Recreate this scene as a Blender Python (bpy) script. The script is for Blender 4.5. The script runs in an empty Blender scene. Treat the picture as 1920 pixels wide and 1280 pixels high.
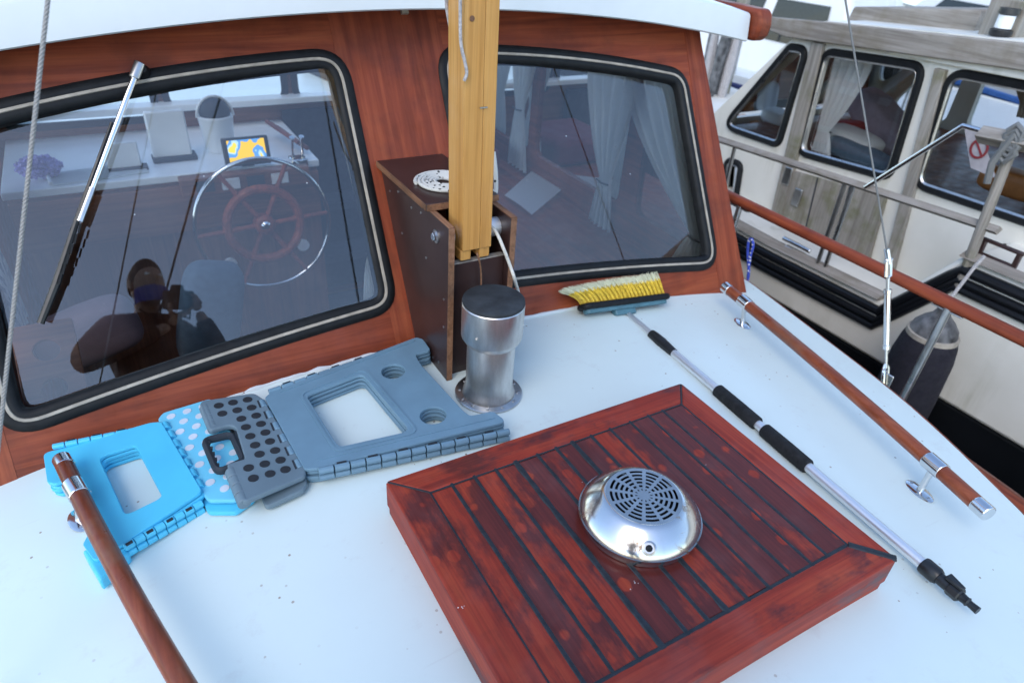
import bpy, bmesh, math, random
from mathutils import Vector, Matrix, noise as mnoise
random.seed(7)
S = bpy.context.scene
COL = S.collection
RAD = math.radians
# ------------------------------------------------------------------ camera
CAM = Vector((0, 0, 1.08))
YAW, PITCH, ROLL, FPX = RAD(32.15), RAD(33.06), RAD(4.4), 1280.0
_f = Vector((math.sin(YAW)*math.cos(PITCH), math.cos(YAW)*math.cos(PITCH), -math.sin(PITCH)))
_r0 = Vector((math.cos(YAW), -math.sin(YAW), 0)); _u0 = _r0.cross(_f)
_r = math.cos(ROLL)*_r0 + math.sin(ROLL)*_u0
_u = math.cos(ROLL)*_u0 - math.sin(ROLL)*_r0
cd = bpy.data.cameras.new('camera'); cam = bpy.data.objects.new('camera', cd); COL.objects.link(cam)
cam.matrix_world = Matrix(((_r.x, _u.x, -_f.x, CAM.x), (_r.y, _u.y, -_f.y, CAM.y), (_r.z, _u.z, -_f.z, CAM.z), (0, 0, 0, 1)))
cd.sensor_width = 36; cd.lens = 24; cd.clip_start = 0.02; cd.clip_end = 2000
cd.dof.use_dof = True; cd.dof.focus_distance = 1.45; cd.dof.aperture_fstop = 4.0
S.camera = cam
# ------------------------------------------------------------------ sky, sun, exposure
SUN_EL, SUN_AZ = RAD(44), RAD(-130)         # azimuth from +Y towards +X: a veiled sun behind the photographer's left
world = bpy.data.worlds.new('World'); S.world = world; world.use_nodes = True
wn = world.node_tree; wn.nodes.clear()
sky = wn.nodes.new('ShaderNodeTexSky'); sky.sky_type = 'NISHITA'; sky.sun_disc = False
sky.sun_elevation = SUN_EL; sky.sun_rotation = SUN_AZ; sky.altitude = 0; sky.air_density = 1.0; sky.dust_density = 0.6; sky.ozone_density = 1.0
bg = wn.nodes.new('ShaderNodeBackground'); bg.inputs[1].default_value = 0.15
wo = wn.nodes.new('ShaderNodeOutputWorld')
wn.links.new(sky.outputs[0], bg.inputs[0]); wn.links.new(bg.outputs[0], wo.inputs[0])
sl = bpy.data.lights.new('sun', 'SUN'); sl.energy = 0.5; sl.angle = RAD(40); sl.color = (1.0, 0.90, 0.78)
sun = bpy.data.objects.new('sun', sl); COL.objects.link(sun)
sdir = Vector((math.sin(SUN_AZ)*math.cos(SUN_EL), math.cos(SUN_AZ)*math.cos(SUN_EL), math.sin(SUN_EL)))
sun.rotation_euler = sdir.to_track_quat('Z', 'Y').to_euler()
S.view_settings.view_transform = 'Standard'; S.view_settings.look = 'None'
S.view_settings.exposure = 1.33; S.view_settings.gamma = 1.0; S.view_settings.use_curve_mapping = False
S.render.engine = 'CYCLES'
S.cycles.max_bounces = 10; S.cycles.transparent_max_bounces = 16; S.cycles.caustics_reflective = False; S.cycles.caustics_refractive = False

# ------------------------------------------------------------------ helpers: surveying points
def ray(u, v):
    return _r*((u-960)/FPX) - _u*((v-640)/FPX) + _f
def on_plane(u, v, p, n):
    d = ray(u, v); n = Vector(n); return CAM + d*((Vector(p)-CAM).dot(n)/d.dot(n))
def at_x(u, v, x): return on_plane(u, v, (x, 0, 0), (1, 0, 0))
def at_y(u, v, y): return on_plane(u, v, (0, y, 0), (0, 1, 0))
def at_z(u, v, z): return on_plane(u, v, (0, 0, z), (0, 0, 1))
CX = .725
def dz(x): return -.067*(x-CX)**2                   # camber of the coachroof
def at_d(u, v, h=0):
    z = 0
    for i in range(20):
        p = at_z(u, v, h+z); z = dz(p.x)
    return p
# ------------------------------------------------------------------ helpers: objects
def tag(o, label, cat, group=None, kind=None):
    if label: o['label'] = label
    if cat: o['category'] = cat
    if group: o['group'] = group
    if kind: o['kind'] = kind
    return o
def thing(name, loc, label, cat, group=None):
    o = bpy.data.objects.new(name, None); COL.objects.link(o); o.location = loc
    o.empty_display_size = .05
    return tag(o, label, cat, group)
def base(o):
    v = Vector((0, 0, 0))
    while o is not None: v += o.location; o = o.parent
    return v
def link(name, me, mat, parent=None, smooth=35, bevel=0, seg=2, origin=None):
    """world-space mesh -> object; parts share the origin of their parent"""
    o = bpy.data.objects.new(name, me); COL.objects.link(o)
    if parent is not None:
        o.parent = parent; me.transform(Matrix.Translation(-base(parent)))
    elif origin is not None:
        o.location = origin; me.transform(Matrix.Translation(-Vector(origin)))
    if mat is not None and len(me.materials) == 0:
        for m in (mat if isinstance(mat, (list, tuple)) else [mat]): me.materials.append(m)
    if smooth:
        me.polygons.foreach_set('use_smooth', [True]*len(me.polygons)); me.set_sharp_from_angle(angle=RAD(smooth))
    if bevel:
        b = o.modifiers.new('bevel', 'BEVEL'); b.width = bevel; b.segments = seg; b.limit_method = 'ANGLE'; b.angle_limit = RAD(40)
        b.harden_normals = False
    me.update()
    return o
class MB:
    def __init__(s): s.v = []; s.f = []; s.m = []; s.mi = 0
    def add(s, vs, fs):
        n = len(s.v); s.v += [Vector(p) for p in vs]; s.f += [tuple(n+i for i in f) for f in fs]; s.m += [s.mi]*len(fs); return s
    def box(s, c, size, rot=None):
        c = Vector(c); h = [x/2 for x in size]; vs = []
        for x in (-1, 1):
            for y in (-1, 1):
                for z in (-1, 1):
                    p = Vector((x*h[0], y*h[1], z*h[2]))
                    if rot is not None: p = rot @ p
                    vs.append(c+p)
        return s.add(vs, [(0, 1, 3, 2), (4, 6, 7, 5), (0, 4, 5, 1), (2, 3, 7, 6), (0, 2, 6, 4), (1, 5, 7, 3)])
    def hexa(s, lo, hi):          # two quads of 4 points
        return s.add(list(lo)+list(hi), [(3, 2, 1, 0), (4, 5, 6, 7), (0, 1, 5, 4), (1, 2, 6, 5), (2, 3, 7, 6), (3, 0, 4, 7)])
    def prism(s, pts, vec):       # polygon (3D points) extruded along vec
        n = len(pts); pts = [Vector(p) for p in pts]; vec = Vector(vec)
        return s.add(pts+[p+vec for p in pts], [tuple(range(n))[::-1], tuple(range(n, 2*n))]+[(i, (i+1) % n, n+(i+1) % n, n+i) for i in range(n)])
    def tube(s, pts, r, n=12, closed=False, cap=True, flat=1.0, up=None):
        pts = [Vector(p) for p in pts]; k = len(pts); rs = r if isinstance(r, (list, tuple)) else [r]*k
        T = []
        for i in range(k):
            a = pts[(i-1) % k] if (closed or i > 0) else pts[i]; b = pts[(i+1) % k] if (closed or i < k-1) else pts[i]
            T.append((b-a).normalized())
        ref = Vector(up) if up is not None else (Vector((0, 0, 1)) if abs(T[0].z) < .9 else Vector((1, 0, 0)))
        N = (ref - T[0]*ref.dot(T[0])).normalized(); rings = []
        for i in range(k):
            N = (N - T[i]*N.dot(T[i])).normalized(); B = T[i].cross(N)
            rings.append([pts[i] + (N*math.cos(2*math.pi*j/n)*flat + B*math.sin(2*math.pi*j/n))*rs[i] for j in range(n)])
        vs = [p for q in rings for p in q]; fs = []
        for i in range(k if closed else k-1):
            a = i*n; b = ((i+1) % k)*n
            for j in range(n): fs.append((a+j, a+(j+1) % n, b+(j+1) % n, b+j))
        if cap and not closed: fs += [tuple(range(n))[::-1], tuple((k-1)*n+j for j in range(n))]
        return s.add(vs, fs)
    def lathe(s, prof, c, n=32, M=None):
        c = Vector(c); vs = []; fs = []
        for r, z in prof:
            for j in range(n):
                p = Vector((r*math.cos(2*math.pi*j/n), r*math.sin(2*math.pi*j/n), z))
                vs.append(c + (M @ p if M is not None else p))
        for i in range(len(prof)-1):
            for j in range(n): fs.append((i*n+j, i*n+(j+1) % n, (i+1)*n+(j+1) % n, (i+1)*n+j))
        fs += [tuple(range(n))[::-1], tuple((len(prof)-1)*n+j for j in range(n))]
        return s.add(vs, fs)
    def grid(s, fn, nu, nv):
        vs = [fn(i/nu, j/nv) for i in range(nu+1) for j in range(nv+1)]; w = nv+1
        return s.add(vs, [(i*w+j, (i+1)*w+j, (i+1)*w+j+1, i*w+j+1) for i in range(nu) for j in range(nv)])
    def sweep(s, path, prof, normal, closed=True):   # profile (side, height) swept along a planar path
        normal = Vector(normal).normalized(); k = len(path); n = len(prof); vs = []; fs = []
        for i in range(k):
            a = path[(i-1) % k] if (closed or i) else path[i]; b = path[(i+1) % k] if (closed or i < k-1) else path[i]
            t = (b-a).normalized(); sd = normal.cross(t)
            vs += [path[i] + sd*p[0] + normal*p[1] for p in prof]
        for i in range(k if closed else k-1):
            for j in range(n-1):
                a = i*n+j; b = ((i+1) % k)*n+j; fs.append((a, b, b+1, a+1))
        return s.add(vs, fs)
    def mesh(s, name):
        me = bpy.data.meshes.new(name); me.from_pydata([tuple(p) for p in s.v], [], s.f); me.validate(verbose=False)
        bm = bmesh.new(); bm.from_mesh(me); bmesh.ops.recalc_face_normals(bm, faces=bm.faces); bm.to_mesh(me); bm.free()
        if any(s.m) and len(me.polygons) == len(s.m): me.polygons.foreach_set('material_index', s.m)
        return me
    def build(s, name, mat, parent=None, **k): return link(name, s.mesh(name), mat, parent, **k)
def roundpoly(pts, r, n=6):
    out = []; k = len(pts); pts = [Vector((p[0], p[1])) for p in pts]; rs = r if isinstance(r, (list, tuple)) else [r]*k
    for i in range(k):
        p = pts[i]; a = pts[i-1]-p; b = pts[(i+1) % k]-p; la, lb = a.length, b.length; a.normalize(); b.normalize()
        if rs[i] <= 0: out.append(p); continue
        ang = math.acos(max(-1, min(1, a.dot(b)))); d = min(rs[i]/max(math.tan(ang/2), 1e-3), la*.48, lb*.48)
        p0, p1 = p+a*d, p+b*d
        for j in range(n+1):
            t = j/n; out.append(p0*(1-t)**2 + p*2*t*(1-t) + p1*t*t)
    return out
def circle(c, r, n=20): return [Vector((c[0]+r*math.cos(2*math.pi*i/n), c[1]+r*math.sin(2*math.pi*i/n))) for i in range(n)]
def plate_mesh(outer, holes, thick, M, bevel=0):
    """flat plate with holes: 2D outline, mid-plane at z=0 of matrix M"""
    cu = bpy.data.curves.new('c', 'CURVE'); cu.dimensions = '2D'; cu.fill_mode = 'BOTH'
    cu.extrude = max(thick/2-bevel, 1e-5); cu.bevel_depth = bevel; cu.bevel_resolution = 1; cu.offset = -bevel
    for poly in [outer]+list(holes):
        sp = cu.splines.new('POLY'); sp.points.add(len(poly)-1); sp.use_cyclic_u = True
        for i, p in enumerate(poly): sp.points[i].co = (p[0], p[1], 0, 1)
    o = bpy.data.objects.new('c', cu); COL.objects.link(o)
    dg = bpy.context.evaluated_depsgraph_get(); dg.update()
    me = bpy.data.meshes.new_from_object(o.evaluated_get(dg)); bpy.data.objects.remove(o); bpy.data.curves.remove(cu)
    me.materials.clear(); me.transform(M)
    return me
def plate(name, outer, holes, thick, M, mat, parent=None, bevel=0, **k):
    return link(name, plate_mesh(outer, holes, thick, M, bevel), mat, parent, **k)
def copy_tree(o, parent=None):
    c = o.copy(); COL.objects.link(c); c.parent = parent
    for ch in list(o.children): copy_tree(ch, c)
    return c
# ------------------------------------------------------------------ materials
class NT:
    def __init__(s, name):
        s.mat = bpy.data.materials.new(name); s.mat.use_nodes = True; s.t = s.mat.node_tree; s.t.nodes.clear()
        s.out = s.n('ShaderNodeOutputMaterial'); s.b = s.n('ShaderNodeBsdfPrincipled'); s.l(s.b.outputs[0], s.out.inputs[0])
    def n(s, ty, **k):
        x = s.t.nodes.new(ty)
        for a, v in k.items(): setattr(x, a, v)
        return x
    def l(s, a, b): s.t.links.new(a, b)
    def coord(s, scale=(1, 1, 1), rot=(0, 0, 0)):
        c = s.n('ShaderNodeTexCoord'); m = s.n('ShaderNodeMapping'); m.inputs['Scale'].default_value = scale; m.inputs['Rotation'].default_value = rot
        s.l(c.outputs['Object'], m.inputs[0]); return m.outputs[0]
    def noise(s, vec, scale, detail=4, rough=.55, dist=0):
        x = s.n('ShaderNodeTexNoise'); x.inputs['Scale'].default_value = scale; x.inputs['Detail'].default_value = detail
        x.inputs['Roughness'].default_value = rough; x.inputs['Distortion'].default_value = dist; s.l(vec, x.inputs['Vector']); return x.outputs['Fac']
    def voro(s, vec, scale, out='Distance', rnd=1.0):
        x = s.n('ShaderNodeTexVoronoi'); x.inputs['Scale'].default_value = scale; x.inputs['Randomness'].default_value = rnd
        s.l(vec, x.inputs['Vector']); return x.outputs[out]
    def ramp(s, fac, stops):
        r = s.n('ShaderNodeValToRGB'); e = r.color_ramp.elements
        while len(e) < len(stops): e.new(.5)
        for i, (p, c) in enumerate(stops):
            e[i].position = p; e[i].color = (c[0], c[1], c[2], 1) if isinstance(c, (tuple, list)) else (c, c, c, 1)
        s.l(fac, r.inputs[0]); return r.outputs[0]
    def mix(s, fac, a, b, mode='MIX'):
        m = s.n('ShaderNodeMix'); m.data_type = 'RGBA'; m.blend_type = mode
        for i, x in ((0, fac), (6, a), (7, b)):
            if isinstance(x, (int, float)): m.inputs[i].default_value = x
            elif isinstance(x, (tuple, list)): m.inputs[i].default_value = (*x, 1)
            else: s.l(x, m.inputs[i])
        return m.outputs[2]
    def math(s, op, a, b=None):
        m = s.n('ShaderNodeMath'); m.operation = op
        for i, x in ((0, a), (1, b)):
            if x is None: continue
            if isinstance(x, (int, float)): m.inputs[i].default_value = x
            else: s.l(x, m.inputs[i])
        return m.outputs[0]
    def bump(s, h, strength=.2, dist=.002):
        b = s.n('ShaderNodeBump'); b.inputs['Strength'].default_value = strength; b.inputs['Distance'].default_value = dist
        s.l(h, b.inputs['Height']); s.l(b.outputs[0], s.b.inputs['Normal'])
    def set(s, col=None, rough=None, metal=None, coat=None, spec=None, **k):
        for nm, x in (('Base Color', col), ('Roughness', rough), ('Metallic', metal), ('Coat Weight', coat), ('Specular IOR Level', spec)):
            if x is None: continue
            if isinstance(x, (int, float)): s.b.inputs[nm].default_value = x
            elif isinstance(x, (tuple, list)): s.b.inputs[nm].default_value = (*x, 1)
            else: s.l(x, s.b.inputs[nm])
        return s.mat
def plain(name, col, rough=.5, metal=0, var=.12, vs=30, bump=0, coat=0, spec=.5):
    t = NT(name); v = t.coord(); n = t.noise(v, vs, 5)
    c = t.mix(t.ramp(n, [(.3, 0), (.7, 1)]), tuple(x*(1-var) for x in col), tuple(min(1, x*(1+var)) for x in col))
    r = t.ramp(t.noise(v, vs*.4, 4), [(.3, max(0.02, rough*.8)), (.7, min(1, rough*1.2))])
    if bump: t.bump(t.noise(v, vs*6, 3), bump, .001)
    return t.set(c, r, metal, coat, spec)
def wood(name, dark, mid, light, axis='x', rough=.35, coat=.25, blot=(.04, .012, .008), blotamt=.35, fine=1.0, worn=None):
    t = NT(name); k = {'x': 0, 'y': 1, 'z': 2}[axis]
    sc = [26*fine]*3; sc[k] = 1.3; v = t.coord(sc); v2 = t.coord()
    a = t.noise(v, 1.0, 6, .6, .9)
    sc2 = [140*fine]*3; sc2[k] = 5; b = t.noise(t.coord(sc2), 1.0, 3, .6)
    c = t.ramp(a, [(.25, dark), (.5, mid), (.75, light)])
    c = t.mix(t.ramp(b, [(.35, .55), (.6, 1.0)]), t.mix(1.0, c, (.70, .62, .58), 'MULTIPLY'), c)
    c = t.mix(t.math('MULTIPLY', t.ramp(t.noise(v2, 7, 5, .6), [(.48, 0), (.68, 1)]), blotamt), c, blot)
    if worn: c = t.mix(t.math('MULTIPLY', t.ramp(t.noise(v2, 5, 6, .65), [(.55, 0), (.66, 1)]), .8), c, worn)
    t.bump(b, .25, .0012)
    return t.set(c, t.ramp(t.noise(v2, 18, 4), [(.3, rough*.7), (.7, rough*1.35)]), 0, coat, .3)
M = {}
M['mahog_x'] = wood('mahogany_grain_x', (.10, .019, .007), (.245, .048, .017), (.37, .092, .032), 'x', .5, .03)
M['mahog_y'] = wood('mahogany_grain_y', (.12, .023, .009), (.235, .047, .018), (.345, .086, .033), 'y', .5, .03)
M['mahog_z'] = wood('mahogany_grain_z', (.10, .022, .011), (.19, .045, .021), (.29, .075, .037), 'z', .42, .15)
M['rail_wood'] = wood('varnished_rail_wood', (.12, .026, .010), (.25, .060, .024), (.38, .11, .045), 'y', .34, .2, worn=(.22, .09, .05))
M['pine'] = wood('varnished_pine', (.44, .20, .045), (.60, .31, .085), (.68, .39, .13), 'z', .42, .1, blot=(.42, .22, .06), blotamt=.2, fine=1.4)
M['int_wood'] = wood('interior_wood', (.10, .034, .016), (.21, .075, .034), (.31, .12, .055), 'x', .5, .1)
M['int_wood_z'] = wood('interior_wood_upright', (.10, .034, .016), (.20, .07, .032), (.30, .115, .052), 'z', .5, .1)
M['grey_wood'] = wood('weathered_grey_wood', (.17, .15, .125), (.30, .275, .24), (.40, .37, .33), 'y', .85, 0, blot=(.16, .13, .08), blotamt=.5)
M['grey_wood_z'] = wood('weathered_grey_wood_upright', (.17, .155, .13), (.29, .27, .235), (.38, .36, .32), 'z', .85, 0, blot=(.14, .14, .06), blotamt=.7)
M['ply_edge'] = wood('plywood_edge', (.13, .06, .03), (.26, .13, .07), (.36, .2, .12), 'y', .6, 0, blot=(.06, .04, .03), blotamt=.6, fine=3)
def hatch_wood(name, axis, bias):
    t = NT(name); k = {'x': 0, 'y': 1}[axis]; sc = [34]*3; sc[k] = 1.6; v = t.coord(sc); v2 = t.coord()
    oi = t.n('ShaderNodeObjectInfo'); rnd = oi.outputs['Random']
    st = [1, 1, 1]; st[k] = .38; v3 = t.coord(st)
    off3 = t.n('ShaderNodeVectorMath'); off3.operation = 'ADD'; t.l(v3, off3.inputs[0])
    off = t.n('ShaderNodeVectorMath'); off.operation = 'ADD'; t.l(v2, off.inputs[0])
    cmb = t.n('ShaderNodeCombineXYZ'); t.l(t.math('MULTIPLY', rnd, 13.0), cmb.inputs[0]); t.l(cmb.outputs[0], off.inputs[1]); t.l(cmb.outputs[0], off3.inputs[1])
    grain = t.noise(v, 1, 6, .6, .8)
    red = t.ramp(grain, [(.25, (.19, .018, .008)), (.5, (.31, .034, .014)), (.78, (.40, .066, .024))])
    drk = t.ramp(grain, [(.25, (.080, .013, .010)), (.75, (.150, .022, .015))])
    sp = t.n('ShaderNodeVectorMath'); sp.operation = 'MULTIPLY'; sp.inputs[1].default_value = (1, .8, 1); t.l(off.outputs[0], sp.inputs[0])
    spots = t.ramp(t.math('ADD', t.voro(sp.outputs[0], 21), t.math('MULTIPLY', t.noise(off.outputs[0], 60, 3), .18)), [(.30, 1), (.37, 0)])
    pick = t.ramp(t.voro(sp.outputs[0], 21, 'Color'), [(.26, 0), (.30, 1)])
    spots = t.math('MULTIPLY', spots, pick)
    big = t.ramp(t.math('ADD', t.noise(off3.outputs[0], 11, 8, .66), t.math('MULTIPLY', t.math('SUBTRACT', rnd, .5), bias[1])), [(bias[0]-.04, 0), (bias[0]+.06, 1)])
    m = t.math('MAXIMUM', spots, big)
    c = t.mix(m, drk, red); fg = [190]*3; fg[k] = 5; c = t.mix(t.ramp(t.noise(t.coord(fg), 1, 3, .6), [(.36, .38), (.6, 0)]), c, t.mix(1.0, c, (.35, .25, .25), 'MULTIPLY'))
    c = t.mix(t.math('MULTIPLY', t.ramp(t.noise(off.outputs[0], 22, 5), [(.55, 0), (.75, 1)]), .30), c, (.05, .010, .009))
    dust = t.math('MULTIPLY', t.ramp(t.noise(off.outputs[0], 9, 5), [(.5, 0), (.8, 1)]), .06)
    c = t.mix(dust, c, (.45, .40, .42))
    fl_ = t.math('MULTIPLY', t.math('LESS_THAN', t.voro(v2, 240), .28), t.ramp(t.noise(v2, 14, 2), [(.745, 0), (.755, 1)])); c = t.mix(fl_, c, (.75, .75, .72))
    t.bump(t.noise(v, 2.2, 4), .2, .001)
    return t.set(c, t.ramp(m, [(0, .42), (1, .58)]), 0, t.ramp(m, [(0, .10), (1, .02)]), .35)
M['hatch_plank'] = hatch_wood('hatch_plank_varnish', 'y', (.545, .16))
M['hatch_frame_x'] = hatch_wood('hatch_frame_grain_x', 'x', (.42, .1))
M['hatch_frame_y'] = hatch_wood('hatch_frame_grain_y', 'y', (.42, .1))
def deck_paint(name, col, spotcol):
    t = NT(name); v = t.coord()
    c = t.mix(t.ramp(t.noise(v, 2.2, 5, .6), [(.35, 0), (.7, 1)]), tuple(x*.95 for x in col), col)
    d = t.voro(v, 15); pick = t.ramp(t.voro(v, 15, 'Color'), [(.66, 0), (.70, 1)])
    size = t.math('MULTIPLY', t.noise(v, 3, 3), .09)
    sp = t.math('MULTIPLY', t.math('LESS_THAN', d, size), pick)
    c = t.mix(t.math('MULTIPLY', sp, .8), c, spotcol)
    d2 = t.voro(v, 47); p2 = t.ramp(t.voro(v, 47, 'Color'), [(.70, 0), (.74, 1)])
    c = t.mix(t.math('MULTIPLY', t.math('MULTIPLY', t.math('LESS_THAN', d2, .13), p2), t.ramp(t.noise(v, 3.0, 3), [(.42, 0), (.60, .85)])), c, (.25, .17, .10))
    sm = t.ramp(t.noise(v, 9, 8, .74), [(.57, 0), (.75, .35)])
    c = t.mix(sm, c, (.50, .50, .48)); sc_ = t.ramp(t.noise(t.coord((3, 38, 1), (0, 0, .6)), 1.0, 6, .7), [(.64, 0), (.74, .30)]); c = t.mix(t.math('MULTIPLY', sc_, t.ramp(t.noise(v, 4, 3), [(.48, 0), (.60, 1)])), c, (.42, .41, .39)); c = t.mix(t.ramp(t.noise(v, 1.3, 6, .6), [(.40, .0), (.75, .22)]), c, (.60, .64, .60))
    t.bump(t.noise(v, 55, 6, .65), .10, .002)
    return t.set(c, t.ramp(t.noise(v, 6, 5), [(.3, .28), (.7, .5)]), 0, 0, .4)
M['deck'] = deck_paint('white_deck_paint', (.70, .81, .78), (.10, .08, .07))
M['roof_white'] = plain('white_roof_paint', (.66, .70, .70), .35, 0, .03, 8)
M['neigh_white'] = plain('neighbour_white_paint', (.78, .76, .69), .45, 0, .07, 4)
t = NT('neighbour_grimy_paint'); v = t.coord(); c = t.mix(t.ramp(t.noise(v, 3, 5), [(.35, 0), (.7, 1)]), (.70, .68, .60), (.79, .77, .70))
c = t.mix(t.math('MULTIPLY', t.ramp(t.noise(t.coord((7, 7, .9)), 1, 6, .65), [(.52, 0), (.72, 1)]), t.ramp(t.noise(v, 2.2, 4), [(.42, 0), (.62, .55)])), c, (.34, .33, .22)); t.bump(t.noise(v, 30, 4), .08, .003)
M['neigh_white'] = t.set(c, .5)
M['black_hull'] = plain('black_hull_paint', (.006, .007, .009), .35, 0, .2, 6)
M['rubber'] = plain('black_rubber', (.008, .009, .010), .55, 0, .3, 40, 0, 0, .25)
M['cream'] = plain('cream_filler_strip', (.36, .32, .26), .6, 0, .25, 30)
M['steel'] = plain('polished_steel', (.72, .72, .72), .13, 1, .06, 20)
M['steel_dull'] = plain('dull_steel', (.50, .50, .49), .30, 1, .15, 25)
M['alu'] = plain('anodised_aluminium', (.86, .87, .88), .42, .85, .03, 20)
M['black_plastic'] = plain('black_plastic', (.012, .013, .014), .38, 0, .3, 40)
M['foam'] = plain('black_foam_grip', (.008, .009, .010), .85, 0, .3, 120, .4)
M['blue_plastic'] = plain('light_blue_plastic', (.085, .54, .78), .38, 0, .05, 10)
M['blue_seat'] = plain('paler_blue_plastic', (.16, .58, .78), .45, 0, .06, 12)
M['seat_grey'] = plain('neutral_grey_plastic', (.14, .20, .235), .5, 0, .08, 14)
M['grey_plastic'] = plain('slate_grey_plastic', (.145, .25, .325), .42, 0, .08, 14)
M['dark_slot'] = plain('dark_slot_plastic', (.02, .026, .034), .6)
M['dot_black'] = plain('black_rubber_dot', (.018, .02, .024), .6)
M['dot_white'] = plain('pale_rubber_dot', (.62, .68, .74), .6)
M['teal_plastic'] = plain('dusty_teal_plastic', (.07, .17, .21), .5, 0, .15, 30)
M['caulk'] = plain('black_caulk', (.012, .016, .020), .5, 0, .5, 60, .5)
M['brown_ply'] = plain('brown_film_faced_plywood', (.038, .020, .018), .36, 0, .2, 9)
M['rope_w'] = plain('white_rope', (.60, .58, .52), .8, 0, .15, 90, .6)
M['cord_g'] = plain('grey_cord', (.42, .40, .39), .85, 0, .35, 160, .8)
M['yellow'] = plain('yellow_bristle', (.74, .54, .05), .55, 0, .25, 90)
M['pale_tip'] = plain('pale_bristle_tip', (.62, .64, .46), .6, 0, .2, 90)
M['felt'] = plain('worn_black_cap_top', (.022, .027, .031), .75, 0, .5, 26, .5)
M['int_white'] = plain('interior_white_laminate', (.86, .88, .88), .35, 0, .03, 10)
M['navy'] = plain('navy_fender_cover', (.012, .011, .018), .85, 0, .3, 60, .4)
M['fender_cap'] = plain('scuffed_fender_rubber', (.03, .032, .036), .4, 0, .9, 25)
M['water'] = None
def glass(name, ior=1.9, tint=(.90, .94, .95), dust=True):
    t = NT(name); t.t.nodes.remove(t.b)
    fr = t.n('ShaderNodeFresnel'); fr.inputs[0].default_value = ior
    tr = t.n('ShaderNodeBsdfTransparent'); tr.inputs[0].default_value = (*tint, 1)
    gl = t.n('ShaderNodeBsdfGlossy'); gl.inputs['Roughness'].default_value = 0.0
    mx = t.n('ShaderNodeMixShader'); t.l(fr.outputs[0], mx.inputs[0]); t.l(tr.outputs[0], mx.inputs[1]); t.l(gl.outputs[0], mx.inputs[2])
    last = mx.outputs[0]
    if dust:
        v = t.coord(); d = t.voro(v, 42); p = t.ramp(t.voro(v, 42, 'Color'), [(.80, 0), (.83, 1)])
        sz = t.math('MULTIPLY', t.noise(v, 7, 2), .14)
        f = t.math('MULTIPLY', t.math('MULTIPLY', t.math('LESS_THAN', d, sz), p), .7)
        f = t.math('ADD', f, t.ramp(t.noise(v, 3, 5), [(.45, .0), (.85, .03)]))
        df = t.n('ShaderNodeBsdfDiffuse'); df.inputs[0].default_value = (.75, .78, .8, 1)
        m2 = t.n('ShaderNodeMixShader'); t.l(f, m2.inputs[0]); t.l(last, m2.inputs[1]); t.l(df.outputs[0], m2.inputs[2]); last = m2.outputs[0]
    t.l(last, t.out.inputs[0]); return t.mat
M['glass'] = glass('dusty_window_glass', 2.05, (.93, .96, .96))
M['glass_s'] = glass('clear_side_glass', 1.5, (.96, .97, .97), False)
M['glass_n'] = glass('neighbour_window_glass', 1.6, (.88, .89, .89), False)
def cloth(name, col, tr=.5):
    t = NT(name); t.t.nodes.remove(t.b); v = t.coord(); n_ = t.noise(v, 60, 4); c = t.mix(n_, tuple(x*.9 for x in col), col)
    d = t.n('ShaderNodeBsdfDiffuse'); e = t.n('ShaderNodeBsdfTranslucent'); t.l(c, d.inputs[0]); t.l(c, e.inputs[0])
    m = t.n('ShaderNodeMixShader'); m.inputs[0].default_value = tr; t.l(d.outputs[0], m.inputs[1]); t.l(e.outputs[0], m.inputs[2]); t.l(m.outputs[0], t.out.inputs[0]); return t.mat
M['curtain'] = cloth('pale_curtain_cloth', (.85, .88, .88)); M['curtain_grey'] = cloth('greyish_curtain_cloth', (.72, .76, .78), .4)
def speck_rope(name, a, b, sc, th):
    t = NT(name); v = t.coord(); f = t.math('LESS_THAN', t.voro(v, sc), th)
    p = t.ramp(t.voro(v, sc, 'Color'), [(.42, 0), (.44, 1)])
    t.bump(t.noise(v, 400, 2), .5, .001)
    return t.set(t.mix(t.math('MULTIPLY', f, p), a, b), .8)
M['speck_rope'] = speck_rope('white_rope_black_flecks', (.58, .57, .52), (.01, .01, .012), 78, .28)
M['blue_rope'] = speck_rope('blue_rope_white_flecks', (.03, .06, .38), (.6, .6, .65), 110, .38)

# ================================================================== THE SETTING
def interp(tab, y):
    tab = sorted(tab)
    if y <= tab[0][0]: return tab[0][1]
    for (a, p), (b, q) in zip(tab, tab[1:]):
        if y <= b: return p+(q-p)*(y-a)/(b-a)
    return tab[-1][1]
EDGE = [(-.75, .12), (-.6, .30), (-.45, .44), (-.3, .55), (0, .735), (.2, .86), (.339, .944), (.45, .995), (.55, 1.043), (.648, 1.084), (.75, 1.122), (.9, 1.165), (.969, 1.18), (1.1, 1.21), (1.241, 1.243), (1.558, 1.312)]
def edge(y): return interp(EDGE, y)
HULLW = [(-1.7, .12), (-1.5, .38), (-1.2, .66), (-.8, .93), (-.4, 1.12), (0, 1.245), (.45, 1.335), (.7, 1.36), (1.2, 1.385), (2, 1.40), (4, 1.40), (6, 1.25), (7, 1.05)]
mb = MB()
NU, NV = 60, 46
def dk(i, j):
    y = -.75 + (1.535+.75)*i; w = edge(y); x = CX + w*(2*j-1)
    return Vector((x, y, dz(x) + .0009*mnoise.noise(Vector((x*5, y*5, 0)))))
mb.grid(dk, NU, NV)
for sgn in (-1, 1):
    mb.grid(lambda i, j: Vector((CX+sgn*(edge(-.75+2.285*i)+.004*j), -.75+2.285*i, dz(CX+edge(-.75+2.285*i))-.42*j)), NU, 2)
mb.grid(lambda i, j: Vector((CX+.12*(2*i-1), -.75, dz(CX+.12)-.42*j)), 2, 2)
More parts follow.
